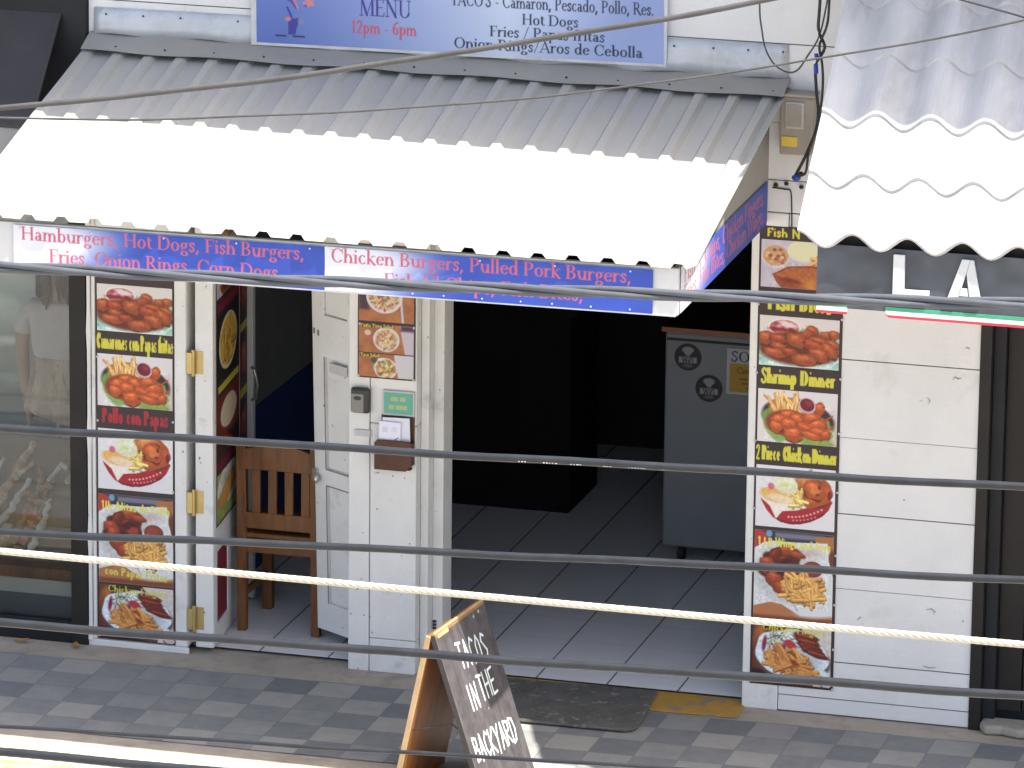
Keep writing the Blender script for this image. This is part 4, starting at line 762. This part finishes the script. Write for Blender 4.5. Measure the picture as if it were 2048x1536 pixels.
def chalk(ch, x, y, w_, h, wd=10, sk=0):
    T = {'T': [[(0, 0), (1, .06)], [(.45, .03), (.5, 1)]], 'A': [[(0, 1), (.5, 0), (1, 1)], [(.2, .62), (.8, .6)]], 'C': [[(.95, .15), (.5, 0), (.1, .3), (.1, .7), (.5, 1), (.95, .85)]], 'O': [[(.5, 0), (.05, .35), (.1, .8), (.5, 1), (.92, .75), (.9, .25), (.5, 0)]], 'S': [[(.9, .12), (.4, 0), (.1, .25), (.5, .48), (.9, .7), (.6, 1), (.1, .9)]],
         'I': [[(.5, 0), (.5, 1)]], 'N': [[(0, 1), (.05, 0), (.9, 1), (1, 0)]], 'H': [[(0, 0), (.05, 1)], [(.95, 0), (1, 1)], [(0, .5), (1, .48)]], 'E': [[(.95, 0), (.05, .03), (.08, 1), (1, .97)], [(.05, .5), (.8, .48)]], 'B': [[(.05, 0), (.1, 1)], [(.05, 0), (.8, .1), (.75, .4), (.1, .48), (.95, .6), (.85, .95), (.1, 1)]], 'K': [[(0, 0), (.05, 1)], [(.95, 0), (.05, .55), (1, 1)]], 'Y': [[(0, 0), (.5, .5), (1, 0)], [(.5, .5), (.4, 1.15)]], 'R': [[(.05, 1), (0, 0), (.85, .1), (.8, .42), (.05, .52), (1, 1)]], 'D': [[(.05, 0), (.1, 1), (.7, .92), (1, .5), (.75, .08), (.05, 0)]]}
    for stx in T[ch]: cv.line([(x+a*w_, y+b_*h+sk*a) for a, b_ in stx], wd, CH)
for i, c_ in enumerate('TACOS'): chalk(c_, 165+i*62, 82+i*7, 46, 108, 11)
for i, c_ in enumerate('IN'): chalk(c_, 132+i*56, 262+i*4, 44, 105, 11)
for i, c_ in enumerate('THE'): chalk(c_, 268+i*62, 252+i*2, 46, 108, 11)
for i, c_ in enumerate('BACKYARD'): chalk(c_, 48+i*57, 462+i*4, 44, 100+6*(i % 2), 11)
cv.ell(480, 24, 10, 7, (150, 150, 140)); cv.ell(420, 30, 9, 6, (140, 140, 130)); cv.ell(180, 330, 5, 5, (140, 140, 140)); cv.ell(300, 400, 4, 5, (150, 150, 150)); cv.mottle(0, 0, Wd*1000, L*1000, .14, 30, 4)
cv.build('chalk_face', P0, U, Dn, ab, PRINTM)
Q0, Q1 = Vector((.872, -1.675, .730)), Vector((.912, -1.115, .722)); E0 = Vector((-.150, 0, -.73)); En = E0.normalized(); NB = U.cross(En).normalized(); NB = NB if NB.x < 0 else -NB
b = MB(); b.add(slab(Q0, U, En, Wd, E0.length, 0.0, .020, NB), QF); b.build('back_panel', WOODB, ab, .003)
b = MB(); b.add(slab(Q0-U*.012, U, En, .012, E0.length, .0, .022, NB), QF); b.build('edge_strip', PALEW, ab, .002); b = MB(); b.add(slab(P0-U*.006, U, Dn, .006, L, -.020, .0008, Nf), QF); b.build('edge_strip', DARK, ab, .001)
b = MB(); b.add(slab(P0+U*.02, U, Dn, .12, .018, .0, .003, Nf), QF); b.tube([P0+U*.0+Vector((-.006, 0, .004)), P1+Vector((-.006, 0, .004))], .007, 8); b.build('hinge', PALEW, ab)
b = MB(); b.tube([P0+U*.02+Dn*.42-Nf*.02, Vector((.96, -1.66, .36)), Q0+U*.02+En*.42], .003, 6); b.build('stay_cord', WIRE, ab)

# ------------------------------------------------------------------ neighbour on the right
ln = thing('tiled_canopy', 'pale wavy tile-effect canopy roof sloping out at upper right', 'canopy', (3.6, -.7, 2.5))
PX, CO = .223, .29
def la(a_, t_, x0=2.262, x1=6.4, Ls=1.80):
    x = x0+(x1-x0)*a_; s_ = t_*Ls; fr = (s_/CO) % 1.0
    y, z = -1.285+s_*.707, 2.398+s_*.707; n_ = -.030*math.cos(2*math.pi*(x-2.375)/PX); q_ = .013*(1-fr)*min(1, s_/.02)
    return (x, y-q_*.7, z+n_+q_*.8+.010*(1-min(1, s_/.02)))
b = MB(); nu = 260; rows = []
for k_ in range(6):
    for e_ in (0.0, .33, .66, .985):
        rows.append(min((k_+e_)*CO, 1.80))
rows = sorted(set(round(q, 4) for q in rows)); vs = [la(i/(nu-1), q/1.80) for q in rows for i in range(nu)]
b.add(vs, [(j*nu+i, j*nu+i+1, (j+1)*nu+i+1, (j+1)*nu+i) for j in range(len(rows)-1) for i in range(nu-1)])
b.build('roof_sheet', LAROOF, ln, solid=.015)
for s_ in (.25, .8, 1.4): MB().box(2.36, 6.4, -1.26+s_*.707, -1.21+s_*.707, 2.27+s_*.707, 2.315+s_*.707).build('purlin', DARK, ln)
ls = thing('shop_sign', 'dark painted sign with big white letters LA under the wavy canopy', 'sign', (3.6, -1.24, 2.25))
cv = Canvas(3400, 240, 3.40, .256, (98, 104, 116), .004); X, Y = cv.X, cv.Y
cv.A *= (1+.25*(vnoise(X/160, Y/90, 3)-.5)+.2*(vnoise(X/50, Y/40, 4)-.5))[..., None]; cv.A = np.clip(cv.A*.66, 0, 255)
MB().box(2.34, 5.74, -1.2745, -1.26, 2.130, 2.386).build('board', DARKB, ls, .002); cv.build('painted_face', (2.34, -1.2755, 2.386), (1, 0, 0), (0, 0, -1), ls)
def letter(name, polys):
    b_ = MB()
    for p in polys: b_.prism(p, -1.290, -1.276, lambda u, v, w_: (u, w_, v))
    b_.build(name, LETW, ls, .001)
LETW = mat('white_letter', (.46, .465, .47), .7)
lz0, lz1 = 2.188, 2.366
letter('letter_l', [[(2.652, lz0), (2.80, lz0), (2.80, lz0+.040), (2.699, lz0+.040), (2.697, lz1), (2.652, lz1)]])
letter('letter_a', [[(2.868, lz0), (2.912, lz0), (2.962, lz1), (2.928, lz1)], [(2.966, lz0), (3.012, lz0), (2.975, lz1), (2.9625, lz1), (2.948, lz1-.055)], [(2.9165, lz0+.03), (2.9575, lz0+.03), (2.953, lz0+.062), (2.925, lz0+.062)]])
GRN = mat('ribbon_green', (.05, .26, .15), .5); RDM = mat('ribbon_red', (.42, .03, .05), .5); RW = mat('ribbon_white', (.72, .72, .70), .5)
def ribbon(x0, x1, m_, a, c_, skew=0):
    b_ = MB(); b_.prism([(x0+skew, a), (x1, a), (x1, c_), (x0, c_)], -1.2815, -1.2765, lambda u, v, w_: (u, w_, v)); return b_
for m_, a, c_ in ((GRN, 2.134, 2.150), (RW, 2.118, 2.1338), (RDM, 2.107, 2.1178)):
    b_ = ribbon(2.345, 2.468, m_, a, c_); b2 = ribbon(2.625, 5.7, m_, a, c_, .02*(2.150-c_)/.04); b_.add(b2.v, b2.f); b_.build('ribbon', m_, ls)
_p = Matrix.Translation((0, -1.2755, 2.386)); _q2 = _p @ Matrix.Rotation(R(-2), 4, 'X') @ _p.inverted() @ Matrix.Translation((0, .019, .0))
for c_ in ls.children: c_.matrix_basis = _q2
MB().box(2.36, 6.4, -1.20, -1.17, 2.2, 2.445).build('fascia', DARK, ln, .003)  # dark board added behind the sign so the gap under the roof reads dark
rs_ = thing('right_shop', 'dark shuttered shopfront at the right edge', 'shop', (3.6, 0, 0))
b = MB(); b.box(2.777, 2.826, -.012, .10, 0, 2.3); b.build('door_frame', BROWNDK, rs_, .003)
b = MB(); b.box(2.827, 2.880, .03, .10, .03, 2.3); b.build('door_frame', DARKB, rs_, .003)
b = MB()
for i in range(14): b.box(2.881+i*.11, 2.986+i*.11, .07+.004*(i % 2), .095, .075, 2.3)
b.build('shutter', BROWNDK, rs_, .003); MB().box(2.79, 6.5, .101, .16, 0, 4.2).build('wall', DARKB, rs_)
b = MB(); b.prism([(2.83, -.02), (2.86, -.075), (2.93, -.06), (3.0, -.085), (3.2, -.07), (4.4, -.075), (4.4, .066), (2.83, .066)], .004, .045, lambda u, v, w_: (u, v, w_)); b.build('sill', KERBM, rs_, .012)
MB().box(2.903, 6.5, .002, .1, 2.31, 4.2).build('upper_wall', WHITE, rs_)
MB().box(2.72, 7, -1.06, 7.6, 4.205, 4.325).build('roof', FLASH, rs_)
mb = thing('meter_box', 'tan electricity meter box with a yellow label between the two roofs', 'meter box', (1.97, 0, 2.6))
b = MB(); b.prism([(1.908, 2.470), (2.045, 2.474), (2.055, 2.722), (1.905, 2.722)], -.085, -.002, lambda u, v, w_: (u, w_, v)); b.build('case', TANBOX, mb, .008)
MB().box(1.932, 2.012, -.094, -.0855, 2.585, 2.700).build('window_frame', TANL, mb, .004); MB().box(1.942, 2.002, -.097, -.0945, 2.596, 2.690).build('window', TANBOX, mb, .002); MB().box(1.917, 1.985, -.089, -.0855, 2.508, 2.550).build('label_plate', YELLOW, mb, .001); MB().box(1.90, 2.06, -.1, -.001, 2.7225, 2.735).build('hood', TANBOX, mb, .003)

# ------------------------------------------------------------------ neighbour on the left
sf = thing('left_shop', 'black clad gift shop with a display window at the left edge', 'shop', (-2.4, 0, 0))
MB().box(-6, -1.189, -.03, .02, 2.21, 4.2).build('cladding', DARKB, sf, .003)
b = MB(); b.prism([(-.031, 2.86), (-.42, 2.44), (-.42, 2.425), (-.031, 2.845)], -6, -1.30, lambda u, v, w_: (w_, u, v)); b.build('canopy', DARK, sf, .002)
MB().box(-6, -1.31, -.415, -.39, 2.20, 2.424).build('canopy_fascia', mat('grey_board', (.22, .22, .22), .7), sf, .003)
MB().box(-1.284, -1.206, -.018, .085, 0, 2.2).build('window_frame', BROWNDK, sf, .003); b = MB(); b.box(-4.5, -1.285, -.012, .085, 0, .060); b.box(-4.5, -1.285, .0, .08, .0605, .085); b.build('window_frame', DARKB, sf, .003)
MB().box(-4.5, -1.285, .0, .08, 2.12, 2.2).build('window_frame', DARKB, sf, .003)
MB().box(-4.5, -1.285, .030, .036, .086, 2.119).build('window_pane', GLASSM, sf)
MB().box(-4.5, -1.19, 2.2, 2.24, 0, 2.6).build('wall', INTGREY, sf); MB().box(-1.205, -.905, .14, 2.2, 0, 2.6).build('wall', mat('pale_inner_wall', (.6, .6, .57), .8), sf); MB().box(-4.5, -.905, .09, 2.24, 2.601, 2.66).build('ceiling', mat('white_ceiling', (.75, .75, .73), .8), sf); MB().box(-6, -1.31, .03, 3.5, 4.21, 4.32).build('roof', FLASH, sf)
MB().box(-4.5, -1.21, .09, 2.2, -.004, .002).build('floor', INTGREY, sf)
pn = thing('display_plinth', 'low display plinth with a wooden edge behind the shop window', 'plinth', (-2.2, .5, 0))
MB().box(-4.4, -1.30, .12, .95, .003, .175).build('base', mat('grey_base', (.10, .11, .115), .8), pn); MB().box(-4.4, -1.29, .11, .96, .176, .245).build('skirting', mat('cream_skirting', (.40, .41, .35), .8), pn); MB().box(-4.4, -1.288, .10, .97, .246, .30).build('edge', WOOD, pn, .003)
b = MB(); b.prism([(.20, .302), (.80, .70), (.815, .69), (.23, .302)], -4.3, -1.30, lambda u, v, w_: (w_, u, v)); o = b.build('display_board', mat('taupe_board', (.16, .145, .12), .9, var=.15), None); tag(o, 'taupe slanted display board under the driftwood behind the glass', 'display board')
cv = Canvas(240, 190, 2.4, 1.6, (196, 206, 198), .012); X, Y = cv.X/240, cv.Y/190
n_ = vnoise(X*7+3*vnoise(X*5, Y*9, 3), Y*16, 6)[..., None]; cv.A = np.array([206, 212, 202.])*(1-n_)+np.array([150, 182, 176.])*n_; k = np.clip((Y-.62)/.1+.8*(vnoise(X*12, Y*12, 8)-.5), 0, 1)[..., None]; cv.A = cv.A*(1-k*.8)+np.array([120, 140, 132.])*k*.8; f_ = np.clip((vnoise(X*22, Y*26, 11)-.6)*5, 0, 1)[..., None]*np.clip(1-np.abs(Y-.66)/.22, 0, 1)[..., None]; cv.A = cv.A*(1-f_)+np.array([228, 232, 228.])*f_
o = cv.build('seascape_backdrop', (-3.5, 1.38, 2.1), (1, 0, 0), (0, 0, -1)); tag(o, 'pale sea foam backdrop behind the mannequin in the window', 'backdrop')
# mannequin
mq = thing('mannequin', 'dark haired mannequin in a white top behind the left shop window', 'mannequin', (-1.69, .95, .3))
SKIN = mat('mannequin_skin', (.30, .20, .135), .5, var=.06); TEE = mat('white_cotton', (.42, .41, .40), .9, var=.06, c2=(.36, .37, .38), t=(.56, .66), ts=18, bump=.4, bs=14); LACE = mat('cream_lace', (.36, .30, .23), .95, var=.25, vs=14, c2=(.22, .18, .14), t=(.56, .64), ts=26, stretch=(1, 1, .3)); HAIR = mat('dark_hair', (.022, .018, .016), .5, var=.3, vs=30, stretch=(4, 4, .4))
def skinned(name, verts, edges, radii, m_, parent, root=0, lv=2):
    me = bpy.data.meshes.new(name); me.from_pydata(verts, edges, []); me.materials.append(m_); o = bpy.data.objects.new(name, me); COL.objects.link(o)
    k_ = o.modifiers.new('skin', 'SKIN'); k_.use_smooth_shade = True; sv = me.skin_vertices[0].data
    for i, r in enumerate(radii): sv[i].radius = r if isinstance(r, tuple) else (r, r)
    for i in range(len(sv)): sv[i].use_root = (i == root)
    s2 = o.modifiers.new('sub', 'SUBSURF'); s2.levels = lv; s2.render_levels = lv; adopt(o, parent); return o
mx, my = -1.690, .95
V = [(mx, my, .86), (mx, my, 1.0), (mx, my-.01, 1.14), (mx, my, 1.27), (mx, my, 1.335), (mx, my-.01, 1.40), (mx, my-.015, 1.49), (mx, my-.01, 1.57)]
E_ = [(i, i+1) for i in range(7)]; RD_ = [(.125, .09), (.10, .078), (.115, .085), (.11, .065), .04, .036, (.062, .075), (.055, .062)]
for sx in (-1, 1):
    n0 = len(V); arm = [(.105, 0, 1.275), (.155, .0, 1.255), (.175, -.005, 1.12), (.170, -.012, 1.02), (.150, -.03, .90), (.128, -.045, .81)]; rr_ = [.05, .047, .036, .032, .027, .02]
    for (a, b_, c_), q in zip(arm, rr_): V.append((mx+sx*a, my+b_, c_)); RD_.append(q)
    E_ += [(3, n0)]+[(n0+i, n0+i+1) for i in range(5)]
    hb_ = n0+5; V.append((mx+sx*.122, my-.05, .775)); RD_.append((.014, .026)); E_.append((hb_, len(V)-1)); pm = len(V)-1
    for f_, (ox, oy, ln_) in enumerate([(.0, -.024, .05), (.002, -.008, .058), (.002, .008, .054), (.0, .022, .042)]):
        p0 = V[pm]; V.append((p0[0]+sx*ox, p0[1]+oy, p0[2]-.022)); RD_.append(.0085); E_.append((pm, len(V)-1)); V.append((p0[0]-sx*.004, p0[1]+oy*1.05, p0[2]-.022-ln_*.6)); RD_.append(.0075); E_.append((len(V)-2, len(V)-1)); V.append((p0[0]-sx*.014, p0[1]+oy, p0[2]-.022-ln_)); RD_.append(.006); E_.append((len(V)-2, len(V)-1))
    V.append((mx+sx*.118, my-.082, .772)); RD_.append(.0095); E_.append((hb_, len(V)-1)); V.append((mx+sx*.112, my-.092, .742)); RD_.append(.007); E_.append((len(V)-2, len(V)-1))
skinned('body', V, E_, RD_, SKIN, mq)
fc = MB(); fc.ball((mx, my-.083, 1.50), .011, .014, .018); fc.ball((mx-.024, my-.076, 1.525), .011, .006, .006, 1); fc.ball((mx+.024, my-.076, 1.525), .011, .006, .006, 1); fc.ball((mx, my-.078, 1.462), .020, .006, .006, 2); fc.ball((mx-.062, my, 1.505), .007, .014, .022); fc.ball((mx+.062, my, 1.505), .007, .014, .022)
fc.build('face', [SKIN, LOCK, mat('lip', (.3, .08, .07), .5)], mq, smooth=True)
T_ = [(mx, my, .985), (mx, my-.005, 1.12), (mx, my, 1.25), (mx, my, 1.305)]; TE = [(0, 1), (1, 2), (2, 3)]; TR = [(.118, .10), (.135, .105), (.125, .082), (.062, .05)]
for sx in (-1, 1):
    n0 = len(T_); T_ += [(mx+sx*.11, my, 1.272), (mx+sx*.162, my, 1.225), (mx+sx*.178, my-.003, 1.13)]; TR += [.062, .056, .052]; TE += [(2, n0), (n0, n0+1), (n0+1, n0+2)]
skinned('top', T_, TE, TR, TEE, mq)
sk = MB(); nz_, na = 12, 40; vs = []
for j in range(nz_+1):
    t = j/nz_
    for i in range(na):
        a = 2*math.pi*i/na; f_ = 1+.05*t*math.sin(9*a)+.03*t*math.sin(17*a); z = 1.06-(.30+.05*math.cos(a-.5))*t; vs.append((mx+(.112+.05*t)*f_*math.cos(a), my+(.092+.045*t)*f_*math.sin(a), z))
sk.add(vs, [(j*na+i, j*na+(i+1) % na, (j+1)*na+(i+1) % na, (j+1)*na+i) for j in range(nz_) for i in range(na)]); sk.build('skirt', LACE, mq, smooth=True, solid=.003)
hr = MB(); hr.ball((mx, my+.012, 1.545), .085, .092, .085, seg=16, ring=10); rr = random.Random(5)
for i in range(34):
    a = -math.pi*.42+math.pi*1.84*i/33; x, y = mx+.078*math.cos(a), my+.012+.082*math.sin(a); e_ = rr.uniform(1.27, 1.36); hr.tube([(x, y, 1.56), (x+.012*math.cos(a), y+.01*math.sin(a), 1.45), (x+.02*math.cos(a)+rr.uniform(-.01, .01), y+.008, e_)], [.016, .018, .006], 6)
hr.build('hair', HAIR, mq, smooth=True); MB().tube([(mx, my, .30), (mx, my, .88)], .014, 10).build('stand_pole', STEEL, mq)
b = MB(); b.tube([(mx, my, .3005), (mx, my, .312)], .13, 24); b.build('stand_base', STEEL, mq)
# driftwood pieces in the window
DRW = [mat('driftwood_pale', (.38, .27, .16), .85, var=.3, vs=14, c2=(.52, .48, .40), t=(.5, .6), ts=16, bump=.6, bs=40), mat('driftwood_brown', (.22, .12, .06), .8, var=.3, c2=(.36, .26, .16), t=(.5, .65), ts=10), mat('driftwood_white', (.50, .49, .45), .8, var=.25, c2=(.34, .40, .44), t=(.56, .66), ts=9), mat('driftwood_red', (.30, .07, .05), .7, var=.3, c2=(.4, .3, .2), t=(.5, .6), ts=12)]
def drift(label, pts, rad, k_):
    b_ = MB(); rq = random.Random(int(rad[0]*1e4)+k_); P = []
    for (a, c_), (e_, f_) in zip(pts[:-1], pts[1:]):
        for t in np.linspace(0, 1, 8)[:-1]: P.append((a+(e_-a)*t, c_+(f_-c_)*t))
    P.append(pts[-1]); n0 = len(P); path = [(x+rq.uniform(-.008, .008), (z-.302)/.398*.60+.20-.035, z+.012) for x, z in P]; rd = [np.interp(i/(n0-1), np.linspace(0, 1, len(rad)), rad)*rq.uniform(.68, 1.3) for i in range(n0)]
    b_.tube(path, rd, 7); o_ = b_.build('driftwood', DRW[k_], None); tag(o_, label, 'driftwood', 'driftwood pieces shown in the window')
for a in [('tall pale driftwood stick leaning at the left of the window display', [(-1.86, .36), (-1.78, .52), (-1.735, .68)], [.03, .024, .014], 0), ('white and blue tipped driftwood stick crossing the display', [(-1.80, .36), (-1.72, .46), (-1.69, .56)], [.02, .02, .01], 2), ('broad pale driftwood block at the foot of the display', [(-1.705, .325), (-1.70, .40)], [.03, .028], 0), ('tan driftwood stick upright beside the pale block', [(-1.655, .325), (-1.645, .47)], [.022, .018], 1), ('reddish driftwood piece in the middle of the display', [(-1.66, .44), (-1.60, .45), (-1.575, .43)], [.016, .028, .014], 3), ('slim white driftwood peg at the right of the display', [(-1.56, .33), (-1.55, .42), (-1.558, .50)], [.018, .016, .011], 2), ('brown forked driftwood in the upper display', [(-1.66, .60), (-1.62, .53), (-1.56, .56)], [.01, .02, .01], 1), ('short dark driftwood twig above the reddish piece', [(-1.70, .52), (-1.62, .49), (-1.54, .49)], [.012, .016, .008], 1), ('tiny pale driftwood chip near the window frame', [(-1.505, .56), (-1.50, .64)], [.013, .011], 0), ('small pale driftwood twig crossing high in the display', [(-1.60, .56), (-1.57, .62), (-1.53, .60)], [.009, .013, .007], 2),
    ('bent tan driftwood branch behind the tall pale stick', [(-1.83, .50), (-1.76, .56), (-1.70, .62)], [.012, .016, .008], 0), ('dark brown driftwood lump under the forked piece', [(-1.67, .50), (-1.62, .51)], [.022, .018], 1), ('red brown driftwood knot left of the slim peg', [(-1.62, .36), (-1.60, .42)], [.02, .022], 3), ('tan driftwood twig lying across the display foot', [(-1.77, .335), (-1.69, .345), (-1.60, .335)], [.009, .012, .008], 0), ('thin brown driftwood rod beside the white peg', [(-1.60, .34), (-1.585, .48), (-1.59, .55)], [.008, .009, .006], 1), ('pale grey driftwood sliver at the far left edge', [(-1.90, .42), (-1.84, .62)], [.014, .010], 2)]: drift(*a)

# ------------------------------------------------------------------ overhead cables
def cable(name, label, pts, y, rad, m_, group='cables strung in front of the shops', twist=0, strands=0, pitch=.5, ext=1.2):
    """a parabola through three points (x, z) at distance y, running on past both sides"""
    (x0, z0), (x1, z1), (x2, z2) = pts; A = np.polyfit([x0, x1, x2], [z0, z1, z2], 2); A[0] = np.clip(A[0], -.02, .05); c1 = np.polyfit([x0, x2], [z0-A[0]*x0*x0, z2-A[0]*x2*x2], 1)
    z = lambda x: A[0]*x*x+c1[0]*x+c1[1]; L_ = x2-x0; xa, xb = x0-ext*L_, x2+ext*L_
    b_ = MB()
    if not strands: ph = len(label); b_.tube([(x, y+.004*math.sin(x*2.1+ph), z(x)+.0022*math.sin(x*3.7+ph)+.0014*math.sin(x*8.3+2*ph)) for x in np.linspace(xa, xb, 220)], [rad*(1+.03*math.sin(x*23+ph)) for x in range(220)], 10)
    else:
        ns = int((xb-xa)/pitch*14)
        for s_ in range(strands):
            b_.tube([(x, y+twist*math.cos(2*math.pi*(x/pitch+s_/strands)), z(x)+twist*math.sin(2*math.pi*(x/pitch+s_/strands))) for x in np.linspace(xa, xb, ns)], rad, 8)
    o_ = b_.build(name, m_, None, smooth=True); return tag(o_, label, 'cable', group)
cable('overhead_cable', 'pale taut cable slanting up across the awning and menu sign', [(-.385, 3.138), (1.105, 3.408), (2.549, 3.738)], -3.2, .0105, MESSENGER)
cable('overhead_wire', 'thinnest grey wire sagging across the awning roof', [(-.461, 3.060), (1.0, 3.185), (3.457, 3.686)], -3.0, .0042, MESSENGER)
cable('overhead_cable', 'thick twisted grey power cable crossing the blue banners', [(-.012, 2.788), (1.896, 2.852), (3.709, 2.940)], -4.2, .0112, CABLEL, twist=.0124, strands=3, pitch=1.45)
c4 = cable('overhead_cable', 'dark printed cable passing just below the twisted cable', [(-.019, 2.190), (1.903, 2.239), (3.732, 2.294)], -4.2, .0142, CABLE)
cable('overhead_cable', 'dark smooth cable second below the twisted cable', [(-.024, 1.798), (1.907, 1.881), (3.743, 1.961)], -4.2, .0138, CABLE)
cable('overhead_strand', 'bright cream steel strand lit by the sun', [(.127, 1.849), (2.02, 1.847), (3.823, 1.853)], -4.6, .0047, STRAND, twist=.0080, strands=6, pitch=.17)
cable('overhead_cable', 'dark cable passing right below the bright steel strand', [(-.029, 1.452), (1.912, 1.492), (3.758, 1.544)], -4.2, .0158, CABLE)
cable('overhead_wire', 'slim grey wire over the paving near the bottom edge', [(-.11, .978), (.98, 1.020), (2.04, 1.062)], -4.0, .0075, CABLE)
cable('overhead_cable', 'lowest dark cable across the bottom left corner', [(.041, 1.025), (.522, 1.033), (.996, 1.036)], -4.4, .016, CABLE)
cable('overhead_wire', 'short black wire crossing the top right corner', [(3.222, 3.744), (3.341, 3.719), (3.457, 3.693)], -3.0, .004, WIRE)
mk = MB(); rr = random.Random(3)
for x0_, n_ in ((1.93, 3), (2.02, 5), (2.12, 4), (2.24, 3), (2.33, 6), (2.44, 3)):
    for i in range(n_):
        x = x0_+i*.011; z = np.interp(x, [-.019, 1.903, 3.732], [2.190, 2.239, 2.294]); mk.box(x, x+.003+rr.random()*.004, -4.2136, -4.2105, z-.0085, z-.0062)
mk.build('print_mark', FASC, c4)
def wire(name, label, path, rad, m_, extra=None, group=None):
    P = [Vector(p) for p in path]; Q = []
    for i in range(len(P)-1):
        p0, p1, p2, p3 = P[max(i-1, 0)], P[i], P[i+1], P[min(i+2, len(P)-1)]
        for t in np.linspace(0, 1, 6)[:-1]: Q.append(.5*((2*p1)+(p2-p0)*t+(2*p0-5*p1+4*p2-p3)*t*t+(3*p1-p0-3*p2+p3)*t**3))
    Q.append(P[-1]); b_ = MB(); b_.tube(Q, rad, 8); o_ = b_.build(name, m_, None, smooth=True); tag(o_, label, 'wire', group)
    if extra: extra(o_)
yd = -.25
def conn(o_):
    b_ = MB(); b_.tube([(2.094, yd, 2.862), (2.092, yd, 2.90)], .010, 8); b_.tube([(2.094, yd, 2.93), (2.092, yd, 2.945)], .009, 8); b_.build('connector', BLUEP, o_)
wire('drop_wire', 'black drop wire with a blue connector hanging by the meter box', [(2.115, yd, 3.6), (2.103, yd, 3.171), (2.100, yd, 3.045), (2.128, yd, 2.973), (2.093, yd, 2.90), (2.096, yd, 2.80), (2.108, yd, 2.70), (2.099, yd, 2.62), (2.06, yd, 2.514), (2.018, yd, 2.425)], .0068, WIRE, conn, 'drop wires by the meter box')
def plug(o_):
    b_ = MB(); b_.ball((2.022, yd-.005, 2.415), .020, .014, .014); b_.ball((2.042, yd-.005, 2.432), .011, .010, .012, 1); b_.build('plug', [BLUEP, WIRE], o_, smooth=True)
wire('drop_wire', 'black drop wire ending in a blue plug beside the meter box', [(2.16, yd-.012, 3.6), (2.145, yd-.012, 3.173), (2.137, yd-.012, 3.068), (2.108, yd-.012, 2.982), (2.122, yd-.012, 2.90), (2.126, yd-.012, 2.80), (2.112, yd-.012, 2.66), (2.075, yd-.012, 2.53), (2.062, yd-.012, 2.44), (2.030, yd-.012, 2.43)], .0055, WIRE, plug, 'drop wires by the meter box')
wire('loop_wire', 'thin grey wire looping on the white wall above the meter box', [(1.820, -.15, 3.6), (1.824, -.15, 3.135), (1.837, -.15, 3.009), (1.856, -.15, 2.926), (1.896, -.15, 2.865), (1.95, -.15, 2.838), (1.993, -.15, 2.85), (2.034, -.15, 2.912), (2.084, -.15, 3.008), (2.12, -.15, 3.2)], .0038, MESSENGER)
wire('wall_wire', 'thin dark wire stapled to the white wall above the right poster', [(1.864, -.006, 2.309), (1.918, -.006, 2.305), (1.944, -.006, 2.296), (1.95, -.006, 2.216), (1.952, -.006, 2.145)], .003, WIRE)

# a few dry leaves on the concrete strip
LEAF = mat('dry_leaf', (.40, .17, .03), .7, var=.3)
for x, y, a, lb_ in ((-1.50, -.075, .4, 'small orange dry leaf on the concrete strip at the left edge'), (-1.245, -.075, 1.9, 'curled brown leaf beside the foot of the left post'), (.42, -.02, 2.7, 'tiny dry leaf beside the base of the middle pillar')):
    b_ = MB(); A_ = Matrix.Translation((x, y, .006)) @ Matrix.Rotation(a, 4, 'Z'); n_ = 7
    up_ = [(t/(n_-1)*.07-.035, .017*math.sin(math.pi*t/(n_-1)), .002+.012*abs(t/(n_-1)-.5)) for t in range(n_)]; V_ = []
    for p in up_: V_ += [A_ @ Vector((p[0], p[1], p[2]+.006)), A_ @ Vector((p[0], 0, p[2])), A_ @ Vector((p[0], -p[1], p[2]+.006))]
    b_.add(V_, [q for i in range(n_-1) for q in ((3*i, 3*i+1, 3*i+4, 3*i+3), (3*i+1, 3*i+2, 3*i+5, 3*i+4))]); o_ = b_.build('dry_leaf', LEAF, None, solid=.0008); tag(o_, lb_, 'leaf', 'dry leaves by the wall')
